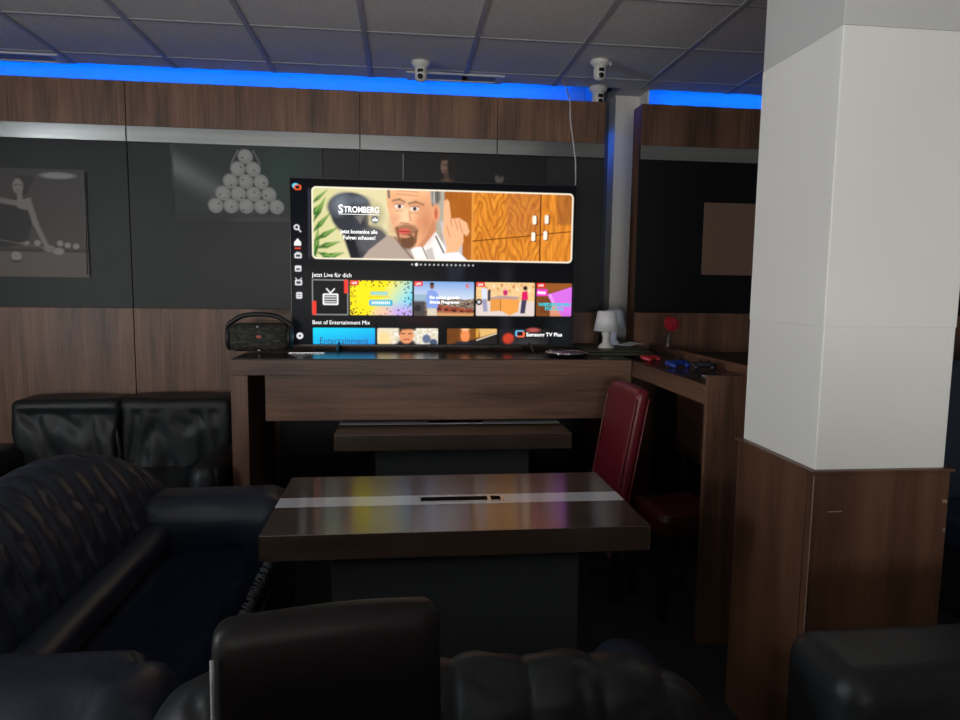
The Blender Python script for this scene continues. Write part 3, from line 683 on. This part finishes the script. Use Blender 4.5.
st('Jetzt Live für dich', 11.1, 53.6, 21.8, 2.3, 'row_heading', bold=.0)
st('Best of Entertainment Mix', 11.3, 80.0, 31.8, 2.2, 'row_heading', bold=.0)
st('Entertainment', 15.2, 91.0, 26.8, 3.6, 'tile_lettering', 'txt_navy')
st('Sie sehen gerade', 76.6, 65.0, 17, 1.6, 'tile_lettering', bold=.03); st('dieses Programm', 76.6, 67.7, 17, 1.6, 'tile_lettering', bold=.03)
st('WIEDERSEHEN', 139.4, 68.6, 19.4, 1.8, 'tile_lettering', 'txt_teal', bold=.05); st('FOR ALLE', 143.6, 71.0, 11, 1.7, 'tile_lettering', 'txt_teal', bold=.05)
st('Samsung TV Plus', 132.8, 86.2, 21.3, 2.1, 'channel_lettering', bold=.02)
for x in (32.1, 67.9, 103.3, 138.5): st('LIVE', x+1.0, 57.3, 2.9, 1.2, 'live_lettering', bold=.02)
st('Folge', 139.4, 61.6, 4.2, 1.5, 'tile_lettering', bold=.02)

# portable loudspeaker left of the television
t = thing('portable_speaker', 'camouflage portable loudspeaker with a carrying handle on the counter', 'speaker', (-.755, 3.80, 1.083), .0)
b = NB(); rbox(b, (0,0,.083), (.315,.13,.15), .045, 14, lambda p, n: 0)
obj('body', b, M['camo'], t, True)
for s in (-1, 1):
    b = NB(); lathe(b, [(.03,-.012), (.062,-.010), (.070,0), (.066,.010), (.05,.014)], 28, mx=Matrix.Translation((s*.157,0,.082)) @ Matrix.Rotation(PI/2, 4, 'Y') @ Matrix.Diagonal((1.02,.9,1,1)))
    obj('end_ring', b, M['black'], t, True)
b = NB(); pts = spline([(-.165,0,.10), (-.160,0,.148), (-.13,0,.172), (-.085,0,.196), (0,0,.205), (.085,0,.196), (.13,0,.172), (.160,0,.148), (.165,0,.10)], 6)
t2 = bmesh.new(); tube(t2, pts, .0125, 10)
for v in t2.verts: v.co.y *= 1.8
merge(b, t2); obj('handle', b, M['black'], t, True)
b = NB(); box(b, -.005, .019, -.0675, -.064, .083, .096, .001); obj('badge', b, M['badge'], t)
obj('button', rbox(NB(), (.0,-.064,.142), (.010,.006,.006), .002, 3), M['white_ink'], t, True)
obj('button', rbox(NB(), (.004,-.052,.016), (.014,.006,.006), .002, 3), M['white_ink'], t, True)

# counter clutter
t = thing('dish', 'round dark dish with a silver rim on the counter by the television', 'dish', (.885, 3.635, 1.0825))
b = NB(); lathe(b, [(.07,0), (.10,.003), (.112,.014), (.112,.020), (.106,.021)], 40); obj('bowl', b, M['gloss'], t, True)
b = NB(); lathe(b, [(.113,.019), (.116,.022), (.112,.025), (.085,.027), (.083,.0245), (.105,.021)], 40, caps=False); obj('rim', b, M['silver'], t, True)
b = NB(); lathe(b, [(.001,.0225), (.05,.0245), (.084,.0225)], 32, caps=False); obj('disc', b, M['disc'], t, True)
t = thing('flat_case', 'flat dark olive case lying under the two small lamps', 'case', (1.13, 3.80, 1.0825))
b = NB(); box(b, -.115, .245, -.13, .36, 0, .014, .004); obj('lower_shell', b, M['olive'], t)
b = NB(); box(b, -.11, .24, -.125, .355, .015, .026, .005); obj('lid', b, M['olive'], t)
def table_lamp(loc, label, sm, rz):
    t = thing('table_lamp', label, 'lamp', loc, rz, 'small lamps on the counter')
    b = NB(); lathe(b, [(.044,0), (.046,.004), (.040,.012), (.024,.03), (.019,.05), (.023,.07), (.027,.085), (.019,.10), (.013,.108), (.012,.13)], 28)
    obj('base', b, sm if sm is M['shade_grey'] else M['cream'], t, True)
    b = NB(); lathe(b, [(.071,.098), (.0725,.0975), (.052,.212), (.0505,.2125), (.0705,.0985)], 36, caps=False); lathe(b, [(.006,.200),(.053,.201)], 36, caps=False)
    obj('lamp_shade', b, sm, t, True); return t
table_lamp((1.17, 3.86, 1.109), 'white table lamp, nearer and left of the two small lamps', M['shade'], .2)
table_lamp((1.285, 4.09, 1.109), 'bluish table lamp standing behind the white lamp', M['shade_grey'], -.1)
t = thing('paper_sheet', 'folded white paper lying right of the small lamps', 'paper', (1.375, 4.02, 1.109), .5)
b = NB(); v = [(-.06,-.04,.004), (.03,-.045,.018), (.08,-.03,.006), (.08,.045,.006), (.03,.04,.020), (-.06,.05,.004)]
vs = [b.verts.new(p) for p in v]+[b.verts.new((p[0],p[1],p[2]-.003)) for p in v]
for q in ((0,1,4,5),(1,2,3,4)): b.faces.new([vs[i] for i in q]); b.faces.new([vs[i+6] for i in q][::-1])
for i in range(6): b.faces.new([vs[i], vs[(i+1)%6], vs[(i+1)%6+6], vs[i+6]])
obj('sheet', b, M['paper'], t)

# ------------------------------------------------------------------ tray ledge running towards the camera
t = thing('side_counter', 'narrow walnut side counter with a sunken tray, next to the pillar', 'counter', (1.39, 3.05, 0))
b = NB(); box(b, -.169, .165, -.45, 1.14, 1.046, 1.066, .001); obj('shelf', b, M['counter_top'], t, label='dark sunken tray surface')
b = NB(); box(b, -.19, -.17, -.45, .427, .995, 1.072, .001); obj('front_board', b, M['wood_y'], t)
b = NB(); box(b, .166, .186, -.45, 1.14, 1.0, 1.108, .001); obj('rim_board', b, M['wood_y'], t)
b = NB(); box(b, -.19, .186, -.472, -.4505, 0, 1.113, .0015); obj('end_panel', b, M['wood_v'], t)
b = NB(); box(b, .06, .08, -.44, .42, .60, .995, .001); obj('modesty_panel', b, M['wood_y'], t)
obj('leg', box(NB(), -.15, -.10, 1.06, 1.12, 0, 1.045, .001), M['black'], t)
# things in the tray
def gamepad(loc, rz, m, label, s=1.):
    t = thing('gamepad', label, 'gamepad', loc, rz, 'game controllers in the tray'); b = NB()
    rbox(b, (0,0,.026*s), (.105*s,.062*s,.030*s), .014*s, 6)
    for k in (-1, 1):
        mx = Matrix.Translation((k*.052*s, -.030*s, .020*s)) @ Matrix.Rotation(-k*.35, 4, 'Z') @ Matrix.Rotation(.25, 4, 'X')
        rbox(b, (0,0,0), (.034*s,.080*s,.030*s), .0149*s, 6, mx=mx)
    body = obj('body', b, m, t, True)
    for x, y in ((-.022,-.016), (.022,-.016)):
        b = NB(); lathe(b, [(.004,0), (.004,.008), (.0085,.010), (.0085,.013), (.005,.0125)], 14, (x*s, y*s, .040*s)); obj('thumbstick', b, M['black'], t, True)
    b = NB(); box(b, -.046*s, -.028*s, .006*s, .012*s, .040*s, .0435*s, .001); box(b, -.040*s, -.034*s, 0, .018*s, .040*s, .0435*s, .001); obj('direction_pad', b, M['black'], t)
    for a in range(4):
        b = NB(); lathe(b, [(.0042*s,0), (.0042*s,.003), (.002*s,.004)], 10, ((.037+.009*math.cos(a*PI/2))*s, (.009+.009*math.sin(a*PI/2))*s, .0405*s)); obj('button', b, M['black'], t, True)
    b = NB(); box(b, -.016*s, .016*s, .004*s, .020*s, .0405*s, .0422*s, .001); obj('touch_pad', b, M['gloss'], t)
gamepad((1.315, 3.56, 1.0665), .5, M['pad_red'], 'red gamepad at the far end of the tray', .78)
gamepad((1.35, 3.27, 1.0665), .25, M['pad_blue'], 'blue gamepad in the middle of the tray', .85)
gamepad((1.455, 3.18, 1.0665), -.3, M['pad_black'], 'dark gamepad nearest the near end of the tray', .85)
b = NB(); tube(b, spline([(1.33,2.92,1.0700), (1.36,2.82,1.0700), (1.42,2.80,1.0700), (1.46,2.85,1.0700), (1.43,2.87,1.0735), (1.38,2.84,1.0735), (1.35,2.78,1.0700), (1.40,2.72,1.0700)], 6), .003, 6)
tag(obj('charging_cable', b, M['cable_w'], None, True), 'thin grey cable coiled in the tray before the gamepads', 'cable')

t = thing('sideboard', 'black sideboard below the black wall panel, behind the tray', 'cabinet', (2.25, 3.85, 0))
b = NB(); box(b, -.65, .9, -.45, .34, .04, 1.03, .004); obj('carcass', b, M['black'], t)
b = NB(); box(b, -.66, .91, -.46, .345, 1.031, 1.055, .004); obj('cabinet_top', b, M['black'], t)
b = NB(); box(b, -.62, .86, -.40, .30, 0, .04); obj('plinth', b, M['black'], t)
t = thing('vase', 'slim brown bottle vase holding the red flower', 'vase', (1.592, 3.98, 1.055))
b = NB(); lathe(b, [(.020,0), (.022,.004), (.022,.06), (.014,.085), (.012,.11), (.013,.115)], 20); obj('bottle', b, M['stem'], t, True)
b = NB(); lathe(b, [(.0225,.02), (.0228,.021), (.0228,.045), (.0225,.046)], 20, caps=False); obj('label_band', b, M['canvas'], t, True)
t = thing('flower', 'red artificial flower standing in the slim brown vase', 'flower', (1.592, 3.98, 1.115))
b = NB(); tube(b, [(0,0,0), (.002,-.004,.05), (.004,-.012,.11)], .0035, 8); obj('stem', b, M['stem'], t, True)
hm = Matrix.Translation((.004,-.022,.128)) @ Matrix.Rotation(1.15, 4, 'X')
for ring, (n, ln, lift) in enumerate(((11,.046,.0), (9,.037,.016), (7,.026,.028))):
    for k in range(n):
        a = 2*PI*k/n+ring*.3; b = NB(); tt = bmesh.new()
        rbox(tt, (ln*.55,0,lift), (ln*.9,ln*.50,.010), .004, 4)
        for v in tt.verts: v.co.z += .25*max(0, v.co.x)**1.2+.6*v.co.y**2*10
        merge(b, tt, 0, hm @ Matrix.Rotation(a, 4, 'Z')); obj('petal', b, M['petal'], t, True)
b = NB(); rbox(b, (0,0,.024), (.020,.020,.016), .0079, 5, mx=hm); obj('flower_centre', b, M['petal_dark'], t, True)

# ------------------------------------------------------------------ tables
def make_table(loc, label, rz=0.):
    t = thing('table', label, 'table', loc, rz, 'walnut tables with a white strip')
    b = NB(); box(b, -.567, .567, -.2985, -.0482, .675, .75, .0012); box(b, -.567, .567, .0482, .2985, .675, .75, .0012); box(b, -.566, .566, -.048, .048, .676, .744)
    obj('tabletop', b, M['wood_table'], t)
    s = obj('strip', box(NB(), -.567, .567, -.0478, .0478, .744, .7505, .0006), M['strip'], t, label='satin white inlaid strip')
    b = NB(); box(b, -.115, .165, -.028, .026, .7506, .7525, .0006); o = obj('socket_frame', b, M['alu'], s)
    b = NB(); box(b, -.108, .112, -.020, .018, .7526, .7532); obj('cable_flap', b, M['slot'], s)
    b = NB(); box(b, .124, .156, -.020, .018, .7526, .7532); obj('switch_plate', b, M['slot'], s)
    b = NB(); box(b, -.377, .375, -.21, .21, .0, .675, .002); obj('pedestal', b, M['base_grey'], t, label='matt grey block pedestal')
    b = NB(); lathe(b, [(.003,0), (.003,.002)], 8, mx=Matrix.Translation((-.055,-.2986,.695)) @ Matrix.Rotation(PI/2, 4, 'X')); lathe(b, [(.002,0), (.002,.002)], 8, mx=Matrix.Translation((-.038,-.2986,.695)) @ Matrix.Rotation(PI/2, 4, 'X'))
    obj('screw', b, M['silver'], t)
    return t
t1 = make_table((.171, 2.2155, 0), 'walnut table with white strip in the middle of the seating group')
t2 = copy_tree(t1); t2.location = (.253, 3.515, 0); t2['label'] = 'walnut table pushed half under the bar counter'

# ------------------------------------------------------------------ sofas
def ribbed(u0, u1, prof, ribs, amp, taper, fold, axis, nu=150, sub=6, seed=0., wgt=None):
    """ribbed padded back: profile (depth, height) swept along its length, pinched at every seam"""
    ctr = [Vector((p[0], p[1], 0)) for p in prof]; P = spline(ctr, sub, True); n = len(P); rings = []
    cd = sum((p for p in P), Vector())/n
    N = []
    for i in range(n):
        d = P[(i+1)%n]-P[i-1]; q = Vector((d.y, -d.x, 0)).normalized()
        if q.dot(P[i]-cd) < 0: q = -q
        N.append(q)
    for k in range(nu+1):
        u = u0+(u1-u0)*k/nu; g, sh, infl = taper(u); ring = []
        ph = (u-u0)/ribs; sn = abs(math.sin(PI*ph))**.45
        for i in range(n):
            p, q = P[i], N[i]; hz = p.y
            w3 = Vector((u*3, p.x*3, hz*3+seed))
            o = amp*(sn-.75)*min(1., max(0., (hz-.25)/.2))*(1. if wgt is None else wgt(p.x))
            o += fold*wrinkle((u, p.x, hz+seed), 7, (.9, 1.4, 2.4))*(sn)+.006*noise.noise(w3)
            x = p.x+q.x*o; z = hz+q.y*o
            x = cd.x+(x-cd.x)*infl+sh; z = .1+(z-.1)*g
            ring.append((x, u, z) if axis == 'y' else (u, x, z))
        rings.append(ring)
    return loft(NB(), rings)

# --- navy three seater along the left, back to the left
t = thing('sofa', 'dark navy ribbed leather sofa on the left, facing the middle table', 'sofa', (0,0,0))
prof = [(-.93,.28), (-.955,.45), (-1.00,.62), (-1.06,.755), (-1.145,.845), (-1.245,.84), (-1.325,.74), (-1.355,.5), (-1.355,.16), (-1.15,.13)]
def tap(u):
    e = max(0., min(1., (u-2.33)/.66)); f = max(0., min(1., (1.45-u)/.28))
    return (.55+.45*math.sqrt(max(0, 1-e*e)))*(.75+.25*math.sqrt(max(0, 1-f*f))), .14*e*e, 1-.25*e**3
obj('ribbed_back', ribbed(1.18, 2.985, prof, .108, .036, tap, .009, 'y', 300, 7, 0., lambda x: min(1., max(.22, (x+1.22)/.10))), M['navy'], t, True)
b = NB(); rbox(b, (-.925, 2.14, .485), (.12, 1.16, .12), .059, 22, lambda p, n: .003*wrinkle(p, 9, (.8,2.5,.8))); obj('lumbar_roll', b, M['navy'], t, True)
for y0, y1 in ((1.625, 2.10), (2.105, 2.655)):
    b = NB(); rbox(b, (-.775, (y0+y1)/2, .345), (.46, y1-y0, .17), .05, 14, lambda p, n: .008*noise.noise(p*6)); obj('seat_cushion', b, M['navy'], t, True)
b = NB(); box(b, -1.33, -.50, 1.22, 2.93, .05, .27, .01); obj('base', b, M['navy'], t)
b = NB(); rbox(b, (-.745, 2.80, .352), (.62, .31, .55), .11, 18, lambda p, n: .010*noise.noise(p*5)+.006*wrinkle(p, 6, (2.4,.8,.6))); obj('arm', b, M['navy'], t, True)
b = NB(); rbox(b, (-.86, 1.44, .352), (.78, .36, .60), .145, 22, lambda p, n: .012*noise.noise(p*5)+.008*wrinkle(p, 5, (2,.8,1))-.03*math.exp(-((p.x+.60-(p.y-1.44)*.35)/.016)**2)); obj('arm', b, M['navy'], t, True)
for x in (-1.25, -.58):
    for y in (1.3, 2.86): obj('foot', box(NB(), x-.03, x+.03, y-.03, y+.03, 0, .05), M['black'], t)
# --- its blanket
t = thing('blanket', 'navy blanket with a frayed fringe spread over the left sofa seat', 'blanket', (-.72, 2.12, .436))
b = NB(); tt = bmesh.new(); nx, ny = 34, 60; V = []
for j in range(ny+1):
    row = []
    for i in range(nx+1):
        u, v = i/nx, j/ny; x = -.105+.335*u; y = -.53+1.06*v
        z = .010+.012*noise.noise(Vector((x*7, y*5, 2)))+.014*max(0, wrinkle((x, y, 0), 3.2, (1.6,1,1))+.6)
        if u > .80: q = (u-.80)/.20; z -= .045*q**1.7; x -= .010*q
        row.append((x, y, z))
    V.append(row)
top = [[tt.verts.new(p) for p in r] for r in V]; bot = [[tt.verts.new((p[0], p[1], p[2]-.008)) for p in r] for r in V]
for j in range(ny):
    for i in range(nx):
        tt.faces.new((top[j][i], top[j][i+1], top[j+1][i+1], top[j+1][i])).smooth = True
        tt.faces.new((bot[j][i], bot[j+1][i], bot[j+1][i+1], bot[j][i+1])).smooth = True
for j in range(ny):
    tt.faces.new((top[j][0], top[j+1][0], bot[j+1][0], bot[j][0])); tt.faces.new((top[j][nx], bot[j][nx], bot[j+1][nx], top[j+1][nx]))
for i in range(nx):
    tt.faces.new((top[0][i], bot[0][i], bot[0][i+1], top[0][i+1])); tt.faces.new((top[ny][i], top[ny][i+1], bot[ny][i+1], bot[ny][i]))
merge(b, tt); obj('cloth', b, M['cloth'], t, True)
b = NB(); rr = random.Random(5)
for k in range(230):
    y = -.53+1.06*k/229; x = .224+rr.uniform(-.003,.004); z = -.028+rr.uniform(-.004,.006)
    tube(b, [(x-.012, y, z+.012), (x+rr.uniform(.004,.014), y+rr.uniform(-.006,.006), z+rr.uniform(-.004,.008)), (x+rr.uniform(.006,.022), y+rr.uniform(-.012,.012), z-rr.uniform(.012,.032))], [.0017,.0014,.0008], 4)
obj('fringe', b, M['thread'], t, True, kind='stuff')

# --- near sofa seen from behind
t = thing('sofa', 'dark ribbed leather sofa in the foreground, seen from behind', 'sofa', (0,0,0))
prof = [(1.455,.28), (1.43,.45), (1.40,.58), (1.36,.67), (1.30,.722), (1.225,.715), (1.165,.64), (1.145,.45), (1.145,.14), (1.30,.12)]
def tap2(u):
    e = max(0., min(1., (u-.34)/.36)); f = max(0., min(1., (-.30-u)/.18))
    return (.50+.50*math.sqrt(max(0, 1-e*e)))*(.75+.25*math.sqrt(max(0, 1-f*f))), 0.04*e*e, 1-.3*e**3-.3*f**3
obj('ribbed_back', ribbed(-.47, .70, prof, .142, .017, tap2, .009, 'x', 150, 7, 3.3), M['blackl'], t, True)
for x0, x1 in ((-.275, .13), (.135, .51)):
    b = NB(); rbox(b, ((x0+x1)/2, 1.62, .35), (x1-x0, .38, .17), .05, 12, lambda p, n: .008*noise.noise(p*6)); obj('seat_cushion', b, M['navy'], t, True)
for x0, x1 in ((-.47, -.285), (.515, .70)):
    b = NB(); rbox(b, ((x0+x1)/2, 1.59, .275), (x1-x0, .46, .43), .085, 16, lambda p, n: .008*noise.noise(p*6)+.005*wrinkle(p, 6, (1,2,1))); obj('arm', b, M['navy'], t, True)
b = NB(); box(b, -.45, .68, 1.18, 1.80, .05, .262, .01); obj('base', b, M['blackl'], t)
for x in (-.4, .63):
    for y in (1.22, 1.75): obj('foot', box(NB(), x-.03, x+.03, y-.03, y+.03, 0, .05), M['black'], t)

# --- far sofa against the wall
t = thing('sofa', 'black leather two-seat sofa against the wood wall, far left', 'sofa', (-1.52, 3.85, 0))
def wr_far(p, n):
    d = .012*noise.noise(p*4)
    if p.z < .76: d += .026*wrinkle(p+Vector((0,0,3)), 4.2, (2.4,.5,.7))
    return d
for x0, x1 in ((-.56, .0), (.001, .585)):
    b = NB(); rbox(b, ((x0+x1)/2, .16, .585+(.006 if x0 == 0 else 0)), (x1-x0, .27, .47), .04, 30, wr_far); obj('back_cushion', b, M['blackl'], t, True)
for x0, x1 in ((-.48, .0), (.005, .48)):
    b = NB(); rbox(b, ((x0+x1)/2, -.17, .36), (x1-x0-.005, .56, .17), .06, 14, lambda p, n: .008*noise.noise(p*5)); obj('seat_cushion', b, M['blackl'], t, True)
for x0, x1 in ((-.70, -.49), (.49, .655)):
    b = NB(); rbox(b, ((x0+x1)/2, -.18, .33), (x1-x0, .62, .50), .075, 16, lambda p, n: .006*noise.noise(p*6)+.006*wrinkle(p, 6, (1,2,1))); obj('arm', b, M['blackl'], t, True)
b = NB(); box(b, -.66, .60, -.44, .30, .05, .275, .01); obj('base', b, M['blackl'], t)
for x in (-.6, .54):
    for y in (-.38, .24): obj('foot', box(NB(), x-.03, x+.03, y-.03, y+.03, 0, .05), M['black'], t)

# --- armchair front right, facing the camera side
t = thing('armchair', 'black leather armchair in the lower right corner before the pillar', 'armchair', (1.36, 1.275, 0))
def wr_r(p, n): return .005*noise.noise(p*4)+.014*wrinkle(p+Vector((0,0,7)), 4.4, (2.4,1,.6))*1.5*(max(0, -n.y)**2)
b = NB(); rbox(b, (0, 0, .42), (1.02, .24, .58), .06, 34, wr_r); obj('back', b, M['blackl'], t, True)
for s_ in (-1, 1):
    b = NB(); rbox(b, (s_*.43, -.33, .30), (.16, .42, .46), .07, 12, lambda p, n: .008*noise.noise(p*6)); obj('arm', b, M['blackl'], t, True)
b = NB(); rbox(b, (0, -.33, .32), (.69, .42, .2), .06, 12); obj('seat_cushion', b, M['blackl'], t, True)
b = NB(); box(b, -.48, .48, -.50, .08, .05, .22, .01); obj('base', b, M['blackl'], t)
for x in (-.43, .43):
    for y in (-.45, .03): obj('foot', box(NB(), x-.03, x+.03, y-.03, y+.03, 0, .05), M['black'], t)

# --- navy bench behind the pillar
t = thing('bench', 'navy padded high-backed bench right behind the pillar', 'bench', (3.0, 3.0, 0))
b = NB(); rbox(b, (0, .06, .72), (1.1, .14, .82), .05, 12); obj('backrest', b, M['navy'], t, True)
b = NB(); rbox(b, (0, -.24, .38), (1.1, .5, .16), .05, 10); obj('seat', b, M['navy'], t, True)
b = NB(); box(b, -.53, .53, -.44, .12, 0, .30, .005); obj('base', b, M['black'], t)

# ------------------------------------------------------------------ chairs and stool
def parsons(loc, rz, m, label, w, hb, lean, piping_or_highlight, group=None):
    """padded dining chair; seat towards local +y, back at y=0"""
    t = thing('dining_chair', label, 'chair', loc, rz, group); h0 = .42
    def sh(p): return Vector((p.x, p.y-(p.z-h0)*lean, p.z))
    tt = bmesh.new(); rbox(tt, (0, .0, (h0+hb)/2), (w, .065, hb-h0+.06), .028, 18, lambda p, n: .002*noise.noise(p*7)-.0)
    for v in tt.verts:
        if v.co.z > hb-.1: v.co.z -= .25*v.co.x**2
        v.co = sh(v.co)
    b = NB(); merge(b, tt); bk = obj('backrest', b, m, t, True)
    b = NB(); rbox(b, (0, .235, .425), (w, .43, .10), .035, 14, lambda p, n: .003*noise.noise(p*6)+(.012 if n.z > .7 else 0)); obj('seat', b, m, t, True)
    for x in (-1, 1):
        for y in (.0, .42): b = NB(); bar(b, (x*(w/2-.028), y, 0), (x*(w/2-.028), y, .39), .036); obj('leg', b, M['black'], t)
    for s in ((1,) if m is M['chairl'] else (-1, 1)):  # black chair: painted highlight runs along its lit edge only
        for yy in (-.030, .030):
            b = NB(); tube(b, [sh(Vector((s*(w/2-.004), yy, z))) for z in np.linspace(h0+.03, hb-.018, 14)], .0035, 6); obj('piping_or_highlight', b, piping_or_highlight, bk, True)
    b = NB()
    for s in (-1, 1):
        for z in np.arange(h0+.06, hb-.05, .012):
            p = sh(Vector((s*(w/2-.013), -.0335, z))); box(b, p.x-.0025, p.x+.0025, p.y-.0015, p.y+.0015, p.z-.0035, p.z+.0035)
    obj('stitching', b, piping_or_highlight, bk); return t
parsons((-.103, .985, 0), PI+.15, M['chairl'], 'black leather dining chair back in the foreground, bottom centre', .336, .940, .05, M['piping_or_highlight'])
parsons((.975, 3.13, 0), PI/2+.06, M['red'], 'red leather dining chair standing at the end of the far table', .36, .975, .17, M['red'])
t = thing('stool', 'low shade darkened red leather stool under the side counter', 'stool', (1.25, 2.94, 0), .15)
b = NB(); rbox(b, (0,0,.42), (.32,.32,.11), .035, 14, lambda p, n: .010 if n.z > .7 else 0); obj('seat', b, M['red_shaded'], t, True)
for x in (-1, 1):
    for y in (-1, 1): b = NB(); bar(b, (x*.135, y*.135, 0), (x*.135, y*.135, .37), .032); obj('leg', b, M['black'], t)
b = NB(); tube(b, spline([(-.845,3.93,1.05), (-.86,3.95,.98), (-.90,4.05,.90), (-.99,4.17,.82), (-1.05,4.19,.70)], 6), .004, 6)
tag(obj('cable', b, M['black'], None, True), 'thin black cable hanging from the counter behind the far sofa', 'cable')

# ------------------------------------------------------------------ light
def area(name, loc, target, sx, sy, power, col, spread=PI):
    l = bpy.data.lights.new(name, 'AREA'); l.shape = 'RECTANGLE'; l.size = sx; l.size_y = sy; l.energy = power; l.color = col; l.spread = spread
    o = bpy.data.objects.new(name, l); COL.objects.link(o); o.location = loc
    o.rotation_euler = (Vector(target)-Vector(loc)).to_track_quat('-Z', 'Z').to_euler(); return o
area('daylight_left', (XL-.12, .65, 1.23), (0, .65, 1.23), 3.0, .74, 215, (.93,.97,1.0))
area('daylight_upper_left', (XL-.12, .65, 2.45), (0, .65, 2.45), 3.0, .36, 28, (.93,.97,1.0))
area('daylight_rear', ((RW[0]+RW[1])/2, YB-.12, (RW[2]+RW[3])/2), ((RW[0]+RW[1])/2, 0, (RW[2]+RW[3])/2), 3.0, .88, 185, (1.0,.985,.95))
w = bpy.data.worlds.new('world'); S.world = w; w.use_nodes = True
w.node_tree.nodes['Background'].inputs['Color'].default_value = (.6,.7,.9,1); w.node_tree.nodes['Background'].inputs['Strength'].default_value = .02

S.view_settings.view_transform = 'Standard'; S.view_settings.look = 'None'; S.view_settings.gamma = 1.0; S.view_settings.exposure = 0.0
S.view_settings.use_curve_mapping = False
try:
    S.cycles.use_denoising = True; S.cycles.max_bounces = 6; S.cycles.sample_clamp_indirect = 4
except Exception: pass
